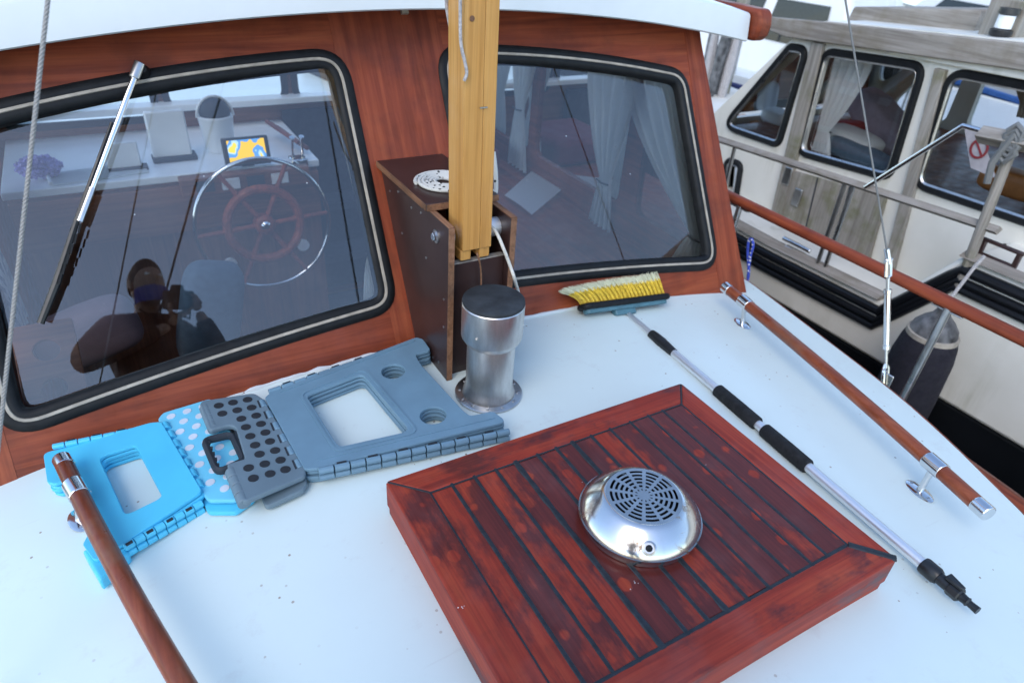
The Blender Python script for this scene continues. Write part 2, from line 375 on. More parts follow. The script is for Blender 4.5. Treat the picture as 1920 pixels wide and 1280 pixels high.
for sgn in (-1, 1):   # narrow ledge beside the wheelhouse
    mb.grid(lambda i, j: Vector((CX+sgn*(1.19+(edge(1.535+.9*i)-1.19)*j), 1.535+.9*i, dz(CX+1.19+(edge(1.535+.9*i)-1.19)*j))), 8, 3)
deck = mb.build('deck', M['deck'], smooth=50); tag(deck, None, None, kind='structure')
for sgn in (-1, 1):
    t = MB(); pts = [Vector((CX+sgn*(edge(y)+.002), y, dz(CX+edge(y))-.010)) for y in [-.75+.08*i for i in range(36)]]
    t.tube(pts, .011, 8, flat=.9); t.build('edge_trim', M['mahog_y'], deck)
mb = MB()
def sd(i, j):
    y = -1.7+3.2*i; return Vector((CX+interp(HULLW, y)*(2*j-1), y, -.46))
mb.grid(sd, 24, 8)
for sgn in (-1, 1): mb.grid(lambda i, j: Vector((CX+sgn*(1.16+(interp(HULLW, 1.5+5.5*i)-1.16)*j), 1.5+5.5*i, -.46)), 24, 2)
mb.grid(lambda i, j: Vector((CX+1.16*(2*i-1), 3.68+3.3*j, -.46)), 4, 8)
mb.build('side_deck', M['deck'], deck)
for sgn in (-1, 1):
    mb = MB(); mb.grid(lambda i, j: Vector((CX+sgn*(interp(HULLW, -1.7+8.7*i)+(-.05+.085*j)), -1.7+8.7*i, -.30 + (0 if j in (0, 1) else .012))), 60, 3)
    o = mb.build('cap_rail', M['mahog_y'], deck); m = o.modifiers.new('s', 'SOLIDIFY'); m.thickness = .035
    mb = MB(); mb.grid(lambda i, j: Vector((CX+sgn*(interp(HULLW, -1.7+8.7*i)-.14*j*j), -1.7+8.7*i, -.32-1.15*j)), 60, 6)
    mb.build('hull_side', M['black_hull'], deck)
mb = MB(); mb.grid(lambda i, j: Vector((CX+(2*i-1)*.12, -1.7, -.32-1.15*j)), 2, 2); mb.build('hull_side', M['black_hull'], deck)
t = NT('dark_harbour_water'); v = t.coord((1, 1, 1)); t.bump(t.noise(v, 3.5, 5, .6), .35, .05)
M['water'] = t.set(t.mix(t.noise(v, .4, 3), (.006, .012, .014), (.012, .02, .02)), .06)
mb = MB(); mb.grid(lambda i, j: Vector((-600+1200*i, -600+1200*j, -1.30)), 12, 12)
tag(mb.build('water', M['water']), None, None, kind='structure')

# ================================================================== WHEELHOUSE
TILT = RAD(28.4); FO = Vector((0, 1.515, 0)); FROT = (math.pi/2-TILT, 0, 0)
def fp(x, s, n=0): return FO + Vector((x, s*math.sin(TILT)-n*math.cos(TILT), s*math.cos(TILT)+n*math.sin(TILT)))
WX = .725
wheel_root = thing('wheelhouse', (WX, 1.6, 0), 'mahogany wheelhouse with two raked windows and white roof behind the deck', 'wheelhouse')
def fpart(name, me, mat, parent=None, **k):          # mesh given in the sloping front's own frame (x, up the slope, outward)
    o = link(name, me, mat, None, **k)
    if parent is None: o.parent = wheel_root; o.location = FO-wheel_root.location; o.rotation_euler = FROT
    else: o.parent = parent
    return o
def win_path(r=.085, inset=0, n=9):
    q = [(.130, .100), (1.083, -.004), (1.052, .690), (.130, .806)]      # distance from the centre line, up the slope
    pts = roundpoly(q, r, n)
    # camber the long edges
    if inset:
        k = len(pts); out = []
        for i in range(k):
            t_ = (pts[(i+1) % k]-pts[i-1]).normalized(); out.append(pts[i]+Vector((-t_.y, t_.x))*inset)
        pts = out
    # resample the long edges so that they can bow with the roof
    res = []
    for i in range(len(pts)):
        a, b = pts[i], pts[(i+1) % len(pts)]; d = (b-a).length; m = max(1, int(d/.06))
        for j in range(m): res.append(a.lerp(b, j/m))
    return [Vector((p.x, p.y + .028*(1-((p.x-.6)/.5)**2)*(1 if p.y > .35 else .45))) for p in res]
def mir(pts, sg): return [Vector((WX+.003+sg*p.x, p.y)) for p in pts]
wins = {sg: mir(win_path(inset=.006), sg) for sg in (-1, 1)}
outline = [(-.478, -.10), (-.418, .842)] + [(-.418+2.286*i/16, .842+.108*(1-((i-8)/8)**2)) for i in range(1, 16)] + [(1.868, .842), (1.930, -.10)]
low = [(1.93-2.408*i/16, (dz(1.93-2.408*i/16))/math.cos(TILT)-.02) for i in range(17)]
outline = [Vector(p) for p in outline[1:-1]] + [Vector(p) for p in low]
flat = plate_mesh(outline, [wins[-1], wins[1]], 0.0, Matrix.Identity(4))
bm = bmesh.new(); bm.from_mesh(flat); bmesh.ops.remove_doubles(bm, verts=bm.verts, dist=1e-4)
for f in [f for f in bm.faces if abs(f.normal.z) < .5]: bm.faces.remove(f)
zs = set(); 
for f in list(bm.faces):                 # curve fill gives front and back: keep one sheet
    key = tuple(round(c, 4) for c in f.calc_center_median()[:2])
    if key in zs: bm.faces.remove(f)
    else: zs.add(key)
CUTS = [-.345, .572, .885, 1.80]
for x in CUTS: bmesh.ops.bisect_plane(bm, geom=bm.verts[:]+bm.edges[:]+bm.faces[:], plane_co=(x, 0, 0), plane_no=(1, 0, 0))
reg = lambda f: sum(f.calc_center_median().x > x for x in CUTS)
seen = set()
for f0 in list(bm.faces):
    if f0 in seen: continue
    r0 = reg(f0); st = [f0]; comp = []; seen.add(f0)
    while st:
        f = st.pop(); comp.append(f)
        for e in f.edges:
            for g in e.link_faces:
                if g not in seen and reg(g) == r0: seen.add(g); st.append(g)
    ids = {}; vs = []; fs = []
    for f in comp:
        row = []
        for v_ in f.verts:
            if v_ not in ids: ids[v_] = len(vs); vs.append((v_.co.x, v_.co.y, 0.0))
            row.append(ids[v_])
        fs.append(row if f.normal.z > 0 else row[::-1])
    me = bpy.data.meshes.new('board'); me.from_pydata(vs, [], fs)
    horiz = r0 in (1, 3)
    o = fpart('front_board', me, M['front_h'] if False else (M['mahog_x'] if horiz else M['mahog_y']), smooth=0)
    m = o.modifiers.new('s', 'SOLIDIFY'); m.thickness = .034; m.offset = -1 + (.0 if horiz else .06)
bm.free()
for sg in (-1, 1):
    cen = [Vector((WX+.003+sg*p.x, p.y, 0)) for p in win_path(inset=.024)]
    if sg < 0: cen = cen[::-1]
    mb = MB(); mb.sweep(cen, [(-.0275, -.02), (-.0275, .003), (-.022, .009), (-.010, .0115), (-.004, .010), (.004, .010), (.010, .0115), (.020, .008), (.0255, .0), (.0255, -.02)], (0, 0, 1))
    w = fpart('window', mb.mesh('window'), M['rubber'], smooth=40)
    mb = MB(); mb.sweep(cen, [(-.0042, .0098), (-.003, .0125), (.003, .0125), (.0042, .0098)], (0, 0, 1)); fpart('filler_strip', mb.mesh('strip'), M['cream'], w)
    gp = [Vector((WX+.003+sg*p.x, p.y)) for p in win_path(inset=.040)]
    me = bpy.data.meshes.new('pane'); ps = gp if sg > 0 else gp[::-1]; me.from_pydata([(p.x, p.y, -.013-sg*.042*(p.x-(WX+sg*.6))) for p in ps], [], [tuple(range(len(ps)))])
    fpart('pane', me, M['glass'], w, smooth=0)
# sealant bead along the foot of the front
mb = MB(); pts = []; rs = []
for i in range(150):
    x = -.47+2.39*i/149; n_ = mnoise.noise(Vector((x*14, 3.1, 0))); 
    pts.append(Vector((x, 1.508+.003*n_, dz(x)+.001))); rs.append(.0058+.0045*mnoise.noise(Vector((x*30, 9, 0))))
mb.tube(pts, rs, 8); mb.build('sealant', M['roof_white'], wheel_root)
# roof
RY0, RY1 = 1.795, 3.75
def roofz(x): return .8255-.077*(x-.80)**2
def roof_sec(x):
    z = roofz(x); return [(RY0+.006, z-.008), (RY0, z-.004), (RY0+.010, z+.070), (RY0+.014, z+.078), (RY0+.024, z+.082), (RY0+.11, z+.090), (2.08, z+.102), (2.08, z+.0), (RY0+.05, z-.004)]
mb = MB(); secs = []; n = 44
for i in range(n+1):
    x = -.50+(1.992+.50)*i/n; secs.append([Vector((x, y, z)) for y, z in roof_sec(x)])
k = len(secs[0]); mb.add([p for s_ in secs for p in s_], [(i*k+j, i*k+(j+1) % k, (i+1)*k+(j+1) % k, (i+1)*k+j) for i in range(n) for j in range(k)] + [tuple(range(k)), tuple(n*k+j for j in range(k))])
roof = mb.build('roof', M['roof_white'], wheel_root, smooth=28)
def roof_strip(x0, x1, y0, y1, name, mat, th=.09):
    mb = MB(); mb.grid(lambda i, j: Vector((x0+(x1-x0)*i, y0+(y1-y0)*j, roofz(x0+(x1-x0)*i)+(.10 if th else .06))), 16, 2); mb.grid(lambda i, j: Vector((x0+(x1-x0)*i, y0+(y1-y0)*j, roofz(x0+(x1-x0)*i)+(.0 if th else .055))), 16, 2)
    return mb.build(name, mat, wheel_root if th else roof)
roof_strip(-.50, -.30, 2.08, 3.60, 'roof_panel', M['roof_white']); roof_strip(1.76, 1.99, 2.08, 3.60, 'roof_panel', M['roof_white']); roof_strip(-.50, 1.99, 3.60, 3.75, 'roof_panel', M['roof_white']); roof_strip(-.30, 1.76, 2.78, 2.84, 'roof_beam', M['roof_white'])
roof_strip(-.30, 1.76, 2.08, 2.78, 'added_skylight', M['glass_s'], 0); roof_strip(-.30, 1.76, 2.84, 3.60, 'added_skylight', M['glass_s'], 0)  # unseen roof openings, added so that more daylight reaches the interior
M['nonskid'] = plain('grey_nonskid', (.42, .46, .50), .8, 0, .15, 120, .5)
mb = MB(); mb.grid(lambda i, j: Vector((-.44+2.36*i, RY0+.13+.16*j, roofz(-.44+2.36*i)+.101+.006*j)), 30, 2); mb.build('nonskid_strip', M['nonskid'], roof)
for sg in (1, -1):
    cx = lambda x: x if sg > 0 else 1.49-x
    prof = [(RY0-.012, .712), (RY0-.030, .732), (RY0-.034, .765), (RY0-.028, .795), (RY0-.012, .813), (RY1, .82), (RY1, .71)]
    mb = MB(); mb.prism([(cx(2.000), y, z) for y, z in prof], (.062*sg, 0, 0)); mb.build('side_rail', M['mahog_y'], roof, bevel=.012, seg=3)
mb = MB(); mb.box((1.60, 1.97, .872), (.10, .10, .03)); mb.box((1.60, 1.97, .907), (.07, .06, .05)); mb.build('roof_light', M['black_plastic'], roof, bevel=.008)
# body of the wheelhouse
def yz_plate(name, outline, holes, x, thick, mat, parent, **k):
    Mx = Matrix(((0, 0, 1, x), (1, 0, 0, 0), (0, 1, 0, 0), (0, 0, 0, 1))); return plate(name, outline, holes, thick, Mx, mat, parent, **k)
def xz_plate(name, outline, holes, y, thick, mat, parent, **k):
    Mx = Matrix(((1, 0, 0, 0), (0, 0, 1, y), (0, 1, 0, 0), (0, 0, 0, 1))); return plate(name, outline, holes, thick, Mx, mat, parent, **k)
def rq(y0, y1, z0, z1, r=.05): return roundpoly([(y0, z0), (y1, z0), (y1, z1), (y0, z1)], r)
SW = [rq(1.92, 2.10, .04, .66), rq(2.20, 2.90, -.02, .70), rq(2.97, 3.58, -.02, .70)]
SW[0] = roundpoly([(1.67, -.02), (2.08, -.02), (2.11, .69), (1.97, .69)], .06)
for x in (1.885, -.435):
    ol = [(1.545, -.95), (3.68, -.95), (3.68, .78), (1.945, .74), (1.552, .0)]
    w = yz_plate('side_wall', [Vector(p) for p in ol], SW, x, .03, M['mahog_y'], wheel_root, smooth=0)
    for h in SW:
        mb = MB(); mb.add([(x, p.x, p.y) for p in h], [tuple(range(len(h)))]); mb.build('pane', M['glass_s'], w, smooth=0)
FWN = [rq(-.37, .22, .10, .70, .06), rq(.28, .82, .14, .75, .06), rq(.88, 1.31, .14, .75, .06), rq(1.37, 1.82, .10, .70, .06)]
w = xz_plate('forward_wall', [Vector(p) for p in [(-.42, -.95), (1.87, -.95), (1.87, .80), (-.42, .80)]], FWN, 3.66, .04, M['int_wood'], wheel_root, smooth=0)
for h in FWN:
    mb = MB(); mb.sweep([Vector((p.x, 3.636, p.y)) for p in h], [(-.02, 0), (-.02, .012), (.012, .012), (.012, 0)], (0, -1, 0)); fr_ = mb.build('window_frame', M['rubber'], w)
    mb = MB(); mb.add([(p.x, 3.66, p.y) for p in h], [tuple(range(len(h)))]); mb.build('pane', M['glass_s'], w, smooth=0)
mb = MB(); mb.box((.725, 2.62, -.97), (2.28, 2.1, .04)); mb.build('cabin_floor', M['int_wood'], wheel_root)
mb = MB(); mb.grid(lambda i, j: Vector((-.41+2.28*i, 1.90+.18*j, roofz(-.41+2.28*i)-.012)), 20, 2); mb.build('ceiling', M['int_white'], wheel_root)
mb = MB(); mb.box((.725, 1.50, -.50), (2.3, .05, .78)); mb.build('lower_bulkhead', M['int_wood'], wheel_root)
# wiper
def fq(u, v, n=0): # pixel survey onto the sloping front, in its own frame
    p = on_plane(u, v, FO + Vector((0, -n*math.cos(TILT), n*math.sin(TILT))), (0, math.cos(TILT), -math.sin(TILT))) - FO
    return Vector((p.x, p.z/math.cos(TILT) - n*math.tan(TILT), n))
a, b, c, d = fq(259, 126, .035), fq(203, 275, .04), fq(150, 415, .04), fq(76, 606, .022)
mb = MB(); mb.tube([a+(a-b).normalized()*.012, a.lerp(b, .14)], .012, 10, flat=.6, up=(0, 0, 1)); w = fpart('wiper', mb.mesh('w'), M['steel_dull'], bevel=.002)
mb = MB(); mb.tube([a.lerp(b, .1), b, b.lerp(c, .55)], [.0062, .0055, .0048], 8, flat=.4, up=(0, 0, 1)); fpart('arm', mb.mesh('a'), M['steel'], w)
mb = MB(); mb.tube([b.lerp(c, .55), c], [.0068, .0068], 8, flat=.7, up=(0, 0, 1)); fpart('arm_clip', mb.mesh('a'), M['blue_grey'] if 'blue_grey' in M else M['steel_dull'], w)
mb = MB(); e0 = b.lerp(c, -.35)+Vector((-.013, 0, -.01)); mb.tube([e0, c+Vector((-.008, 0, -.008)), c.lerp(d, .6)+Vector((0, 0, -.004)), d], [.0032, .0062, .0085, .0075], 8, flat=.8, up=(0, 0, 1)); fpart('blade', mb.mesh('b'), M['black_plastic'], w)
for i in range(6):
    p = c.lerp(d, .08+.10*i); mb = MB(); mb.box(p+Vector((.006, 0, .010)), (.004, .022, .004), Matrix.Rotation(-.42, 3, 'Z')); fpart('blade_slot', mb.mesh('s'), M['rubber'], w)
mb = MB(); mb.lathe([(.017, 0), (.017, .012), (.010, .022), (.008, .034)], (a.x+.008, a.y-.004, 0), 16); fpart('pivot', mb.mesh('p'), M['rubber'], w)
mb = MB(); q = fq(757, 24, 0); mb.box(q+Vector((0, .004, .006)), (.02, .02, .012)); fpart('clip', mb.mesh('c'), M['cream'], w)

# ================================================================== HATCH
HX0, HX1, HY0, HY1, HT = .329, 1.116, .349, .960, .080
hat = thing('wooden_hatch', (.7225, .655, 0), 'low red mahogany hatch cover with black caulked planks on the white deck', 'hatch')
FX0, FX1, FY0, FY1 = .397, 1.058, .416, .893
sk = .004; g = .0015
fr = [([(HX0, HY1), (HX1, HY1), (FX1, FY1), (FX0, FY1)], 'x'), ([(HX0, HY0), (FX0, FY0), (FX1, FY0), (HX1, HY0)], 'x'),
      ([(HX0, HY0), (HX0, HY1), (FX0, FY1), (FX0, FY0)], 'y'), ([(HX1, HY1), (HX1, HY0), (FX1, FY0), (FX1, FY1)], 'y')]
for q, ax in fr:
    cxq = sum(p[0] for p in q)/4; cyq = sum(p[1] for p in q)/4
    q = [(p[0]+(g if p[0] < cxq else -g)*(ax == 'x'), p[1]+(g if p[1] < cyq else -g)*(ax == 'y')) for p in q]
    mb = MB(); mb.prism([(x, y, .012) for x, y in q], (0, 0, HT-.012))
    mb.build('frame_board', M['hatch_frame_x' if ax == 'x' else 'hatch_frame_y'], hat, bevel=.004, seg=3)
for q, ax in (([(HX0+.004, HY0+.004), (HX1-.004, HY0+.004), (HX1-.004, HY0+.02), (HX0+.004, HY0+.02)], 'x'), ([(HX0+.004, HY1-.02), (HX1-.004, HY1-.02), (HX1-.004, HY1-.004), (HX0+.004, HY1-.004)], 'x'),
              ([(HX0+.004, HY0+.02), (HX0+.02, HY0+.02), (HX0+.02, HY1-.02), (HX0+.004, HY1-.02)], 'y'), ([(HX1-.02, HY0+.02), (HX1-.004, HY0+.02), (HX1-.004, HY1-.02), (HX1-.02, HY1-.02)], 'y')):
    mb = MB(); mb.prism([(x, y, -.015) for x, y in q], (0, 0, .030)); mb.build('coaming', M['hatch_frame_x' if ax == 'x' else 'hatch_frame_y'], hat)
mb = MB(); mb.box(((FX0+FX1)/2, (FY0+FY1)/2, .066), (FX1-FX0-.001, FY1-FY0-.001, .018))
cb = mb.build('caulk_bed', M['caulk'], hat)
SE = [.397, .445, .496, .545, .594, .648, .696, .739, .790, .843, .901, .955, .999, 1.058]
for i in range(13):
    a, b = SE[i]+(.0032 if i else .002), SE[i+1]-(.0032 if i < 12 else .002)
    mb = MB(); z1 = HT-.0012+random.uniform(-.0006, .0006)
    y0, y1 = FY0+.003+random.uniform(-.0005, .002), FY1-.003
    mb.prism([(a, y0, .05), (b, y0, .05), (b, y1, .05), (a, y1, .05)], (0, 0, z1-.05)); mb.build('plank', M['hatch_plank'], hat, bevel=.0012, seg=2)
for i in range(1, 13):   # caulk seams: uneven beads
    mb = MB(); pts = []; rs = []
    wide = 1.45 if i in (4, 7) else 1.0
    for j in range(40):
        y = FY0-.004+(FY1-FY0+.008)*j/39; pts.append((SE[i]+.0007*mnoise.noise(Vector((i*3.1, y*20, 0))), y, HT-.0022)); rs.append((.0046+.0014*mnoise.noise(Vector((i*7.7, y*34, 2))))*wide)
    mb.tube(pts, rs, 8, flat=.55); mb.build('caulk_seam', M['caulk'], hat)
for q in ([(HX0+.004, HY1-.004), (FX0, FY1)], [(HX1-.004, HY1-.004), (FX1, FY1)], [(HX1-.002, HY0+.002), (FX1, FY0)], [(HX0+.004, HY0+.004), (FX0, FY0)]):
    w = .0085 if q[1] == (FX1, FY0) else .0022
    mb = MB(); mb.tube([(q[0][0], q[0][1], HT-.0012), (q[1][0], q[1][1], HT-.0010)], w, 8, flat=.4); mb.build('mitre_joint', M['caulk'], hat)
for q in ([(FX0, FY0), (FX1, FY0)], [(FX0, FY1), (FX1, FY1)], [(FX0, FY0), (FX0, FY1)], [(FX1, FY0), (FX1, FY1)]):
    w = .0042 if q[0] == (FX0, FY0) and q[1][1] == FY0 else .0022
    a, b = Vector((*q[0], HT-.0018)), Vector((*q[1], HT-.0018)); mb = MB()
    mb.tube([a.lerp(b, j/30) for j in range(31)], [w*(1+.35*mnoise.noise(Vector((j*.9, w*900, 0)))) for j in range(31)], 8, flat=.5); mb.build('caulk_seam', M['caulk'], hat)
# ================================================================== VENT
vc = Vector((.728, .648, HT)); VR = .118
vent = thing('ventilator', vc, 'polished steel dome ventilator with round slotted top on the red hatch', 'ventilator')
mb = MB(); prof = [(VR-.006, .0), (VR-.006, .012), (VR, .014), (VR+.001, .022)]
prof += [(.1175, .020), (.1155, .0265), (.112, .0325), (.107, .039), (.101, .0455), (.094, .052), (.087, .058), (.082, .0620), (.0765, .0655)]
rt = prof[-1][0]; zt = prof[-1][1]
prof += [(rt-.004, zt+.001)]
n = 64; vs = []; fs = []
for r_, z in prof:
    for j in range(n): vs.append(vc+Vector((r_*math.cos(2*math.pi*j/n), r_*math.sin(2*math.pi*j/n), z)))
for i in range(len(prof)-1):
    for j in range(n): fs.append((i*n+j, i*n+(j+1) % n, (i+1)*n+(j+1) % n, (i+1)*n+j))
mb.add(vs, fs)
t = NT('smeared_polished_steel'); v = t.coord()
smear = t.ramp(t.noise(v, 26, 6, .7, 1.2), [(.58, 0), (.66, 1)])
near = t.ramp(t.noise(t.coord((1, 1, 1)), 9, 2), [(.42, 0), (.52, 1)])
M['dome'] = t.set(t.mix(t.math('MULTIPLY', smear, near), (.66, .66, .65), (.40, .28, .18)), t.ramp(t.math('MULTIPLY', smear, near), [(0, .17), (1, .5)]), 1)
t.bump(t.noise(v, 9, 3), .06, .004)
dome = mb.build('dome', M['dome'], vent, smooth=60)
holes = []; rr = rt-.004; ns = 12
for k_, (ra, rb) in enumerate([(.011, .015), (.019, .0235), (.0275, .032), (.036, .0405), (.0445, .049), (.053, .0575)]):
    for j in range(ns):
        a0 = 2*math.pi*j/ns + .10; half = (2*math.pi/ns)/2 - .0022/((ra+rb)/2) - .02
        pts = [Vector((rb*math.cos(a0+half*(2*i/4-1)), rb*math.sin(a0+half*(2*i/4-1)))) for i in range(5)] + [Vector((ra*math.cos(a0-half*(2*i/4-1)), ra*math.sin(a0-half*(2*i/4-1)))) for i in range(5)]
        holes.append([p*(rr/.064) for p in pts])
plate('grille', circle((0, 0), rr, 64), holes, .002, Matrix.Translation(vc+Vector((0, 0, zt+.001))), M['steel_dull'], vent, smooth=30)
mb = MB(); mb.lathe([(rr, 0), (rr, .001)], vc+Vector((0, 0, zt-.016)), 32); mb.build('vent_inside', M['rubber'], vent)
mb = MB(); sd_ = Vector((-.52, -.84, 0)).normalized(); q = vc+sd_*.1045+Vector((0, 0, .0420)); Mq = (sd_*.72+Vector((0, 0, .70))).to_track_quat('Z', 'Y').to_matrix()
mb.lathe([(.0135, -.004), (.0135, .003), (.010, .0045), (.0095, .001), (.0, .001)], q, 20, Mq); rec = mb.build('screw_recess', M['steel_dull'], vent)
mb = MB(); mb.lathe([(.0065, .0), (.006, .004), (.003, .005)], q, 16, Mq); mb.build('screw', M['rubber'], vent)
# ================================================================== MAST BOX
tb = thing('mast_box', (.72, 1.45, 0), 'dark brown plywood mast box standing against the wheelhouse pillar', 'mast box')
TX0, TX1, TY, TZ = .630, .812, 1.312, .432
def panel_side(x0, x1):
    pts = [(TY, 0), (1.52, .0), (FO.y+TZ*math.tan(TILT)-.004, TZ), (TY, TZ)]
    mb = MB(); mb.prism([(x0, y, z) for y, z in pts], (x1-x0, 0, 0)); o = mb.build('side_panel', M['brown_ply'], tb, bevel=.001)
    mb = MB(); mb.box(((x0+x1)/2, TY-.0012, TZ/2), (x1-x0-.001, .002, TZ-.001)); mb.build('panel_edge', M['ply_edge'], o)
    mb = MB(); mb.box(((x0+x1)/2, (TY+1.425)/2, TZ+.001), (x1-x0-.001, 1.425-TY, .002)); mb.build('panel_edge', M['ply_edge'], o)
    return o
pl = panel_side(TX0, TX0+.016); pr_ = panel_side(TX1-.016, TX1)
mb = MB(); mb.box(((TX0+TX1)/2, TY+.030, .162), (TX1-TX0-.034, .016, .326)); fpnl = mb.build('front_panel', M['brown_ply'], tb, bevel=.001)
mb = MB(); mb.box(((TX0+TX1)/2, TY+.030, .3265), (TX1-TX0-.035, .0165, .003)); mb.build('panel_edge', M['grey_wood'], fpnl)
mb = MB(); LX0, LX1 = TX0-.008, TX1+.006; yb = FO.y+(TZ+.018)*math.tan(TILT)-.003
mb.prism([(LX0, 1.418, TZ+.003), (LX1, 1.418, TZ+.003), (LX1, yb-.006, TZ+.003), (LX0, yb-.006, TZ+.003)], (0, .004, .016)); lid = mb.build('lid', M['brown_ply'], tb, bevel=.0012)
mb = MB(); mb.box(((LX0+LX1)/2, 1.4165, TZ+.011), (LX1-LX0-.001, .003, .0155)); mb.build('lid_edge', M['ply_edge'], lid)
mb = MB(); mb.box((LX0-.0012, (1.418+yb)/2, TZ+.011), (.0025, yb-1.424, .0155)); mb.build('lid_edge', M['ply_edge'], lid)
for y, z in ((1.333, .155), (1.333, .235), (1.36, .03), (1.40, .02), (1.47, .41), (1.53, .40), (1.62, .41), (1.68, .39), (1.60, .30), (1.44, .30)):
    mb = MB(); mb.lathe([(.0035, 0), (.0035, .0015), (.001, .002)], (TX0, y, z), 8, Matrix.Rotation(-math.pi/2, 3, 'Y')); mb.build('screw', M['steel_dull'], pl)
bz, by = .386, 1.378
mb = MB(); mb.lathe([(.017, 0), (.017, .003), (.011, .003)], (TX0, by, bz), 20, Matrix.Rotation(-math.pi/2, 3, 'Y')); bo = mb.build('washer', M['steel_dull'], pl)
mb = MB(); mb.lathe([(.0115, .003), (.0115, .010), (.009, .0115)], (TX0, by, bz), 6, Matrix.Rotation(-math.pi/2, 3, 'Y')); mb.build('bolt', M['steel'], pl, smooth=20)
for x0, x1 in ((TX0+.016, .669), (.753, TX1-.016)):
    mb = MB(); mb.tube([(x0+.0005, by, bz), (x1-.0005, by, bz)], .024, 24); mb.build('spacer', M['alu'], tb)
# ================================================================== MAST
ms = thing('mast', (.711, 1.36, .36), 'square varnished pine mast of two laminated planks rising from the brown box', 'mast')
lean = Vector((-.016, -.012, 0))*1.0
def msec(z):
    k = (z-.36)/.55; o_ = Vector((-.010*k, -.0*k, 0)); return .672+o_.x, .750+o_.x*.9, 1.322, 1.398, z
def mslab(x0f, x1f, z0, z1, y0, y1):
    lo = msec(z0); hi = msec(z1); w0 = lo[1]-lo[0]; w1 = hi[1]-hi[0]
    q = lambda s_, w_, z: [(s_[0]+w_*x0f, y0, z), (s_[0]+w_*x1f, y0, z), (s_[0]+w_*x1f, y1, z), (s_[0]+w_*x0f, y1, z)]
    mb = MB(); mb.hexa(q(lo, w0, z0), q(hi, w1, z1)); return mb
mslab(0, .5985, .362, 4.5, 1.322, 1.398).build('plank', M['pine'], ms, bevel=.0018, seg=2)
mslab(.6005, 1, .362, 4.5, 1.322, 1.398).build('plank', M['pine'], ms, bevel=.0015, seg=2)
mslab(.58, .62, .37, 4.5, 1.3245, 1.39).build('glue_line', M['caulk'], ms)
mslab(-.03, .33, .335, .3615, 1.327, 1.39).build('foot_tenon', M['pine'], ms, bevel=.002); mslab(.62, .98, .335, .3615, 1.327, 1.39).build('foot_tenon', M['pine'], ms, bevel=.002)
q = at_y(885, 35, 1.3215); mb = MB(); mb.lathe([(.0055, 0), (.0055, .001)], q, 16, Matrix.Rotation(math.pi/2, 3, 'X')); mb.build('wood_plug', M['ply_edge'], ms)
q = at_y(907, 202, 1.3205); mb = MB(); mb.box(q, (.018, .002, .003)); mb.build('staple', M['steel_dull'], ms)
# cords on the mast and around
def cord(name, pts, r, mat, label, cat='rope', n=10, sub=6):
    P = [Vector(p) for p in pts]; out = []
    for i in range(len(P)-1):
        p0, p1, p2, p3 = P[max(i-1, 0)], P[i], P[i+1], P[min(i+2, len(P)-1)]
        for j in range(sub):
            t_ = j/sub; out.append(.5*((2*p1)+(p2-p0)*t_+(2*p0-5*p1+4*p2-p3)*t_*t_+(3*p1-p0-3*p2+p3)*t_**3))
    out.append(P[-1]); mb = MB(); mb.tube(out, r, n); o = mb.build(name, mat, origin=P[0]); return tag(o, label, cat)
cord('cord', [at_y(864, -60, 1.318), at_y(863, 10, 1.318), at_y(864, 80, 1.318), at_y(872, 118, 1.316), at_y(875, 138, 1.315), at_y(870, 152, 1.316)], .0034, M['cord_g'], 'short grey cord end hanging down the front of the pine mast')
cord('cord', [at_y(836, -60, 1.40), at_y(837, 5, 1.40), at_y(843, 45, 1.40), at_y(850, 82, 1.40), at_y(862, 110, 1.41)], .0038, M['cord_g'], 'white plaited cord passing behind the upper left side of the mast')
cord('wire', [at_y(912, 418, 1.36), at_y(930, 435, 1.335), at_y(945, 468, 1.31), at_y(957, 500, 1.30), at_y(966, 527, 1.295), at_z(975, 570, .12), at_z(968, 640, .06)], .0042, M['rope_w'], 'thin white cable curving from the mast foot over the brown box', 'cable')
cord('twine', [at_y(894, 474, 1.32), at_y(899, 490, 1.315), at_y(902, 512, 1.322), at_y(902, 540, 1.325)], 0.0022, M['ply_edge'], 'short brown twine hanging from the foot of the mast', 'rope')
cord('rope', [at_y(925, 285, 1.52), at_y(929, 320, 1.50), at_y(930, 350, 1.49), at_y(928, 362, 1.485), at_y(922, 358, 1.49)], .006, M['speck_rope'], 'white rope with black flecks hanging behind the right side of the mast')
cc = Vector((.722, 1.535, TZ+.0195)); pts = []
for i in range(220):
    a = i*2*math.pi/40; r_ = .020+.0098*i/40; pts.append(cc+Vector((r_*math.cos(a), r_*math.sin(a), .005)))
mb = MB(); mb.tube(pts, .0048, 8); tag(mb.build('rope_coil', M['speck_rope'], origin=cc), 'flat spiral coil of white rope with black flecks on the brown box lid', 'rope')
# ================================================================== EXHAUST
ec = Vector((.706, 1.218, 0)); ex = thing('exhaust_pipe', ec, 'short upright steel exhaust pipe with wide black topped cap on the deck', 'exhaust pipe')
mb = MB(); mb.lathe([(.0, .0), (.087, .0), (.087, .005), (.084, .007), (.0, .007)][1:4], ec, 48); fl = mb.build('flange', M['steel_dull'], ex)
for k_ in range(12):
    a = k_*math.pi/6; mb = MB(); mb.lathe([(.0042, 0), (.0042, .0018), (.002, .0025)], ec+Vector((.0755*math.cos(a), .0755*math.sin(a), .007)), 10); mb.build('bolt', M['steel_dull'], fl)
t = NT('stained_steel'); v = t.coord((1, 1, .25)); n_ = t.noise(v, 22, 5, .65)
M['steel_stain'] = t.set(t.ramp(n_, [(.3, (.45, .44, .42)), (.6, (.70, .69, .67)), (.75, (.55, .5, .44))]), t.ramp(n_, [(.3, .45), (.7, .30)]), 1)
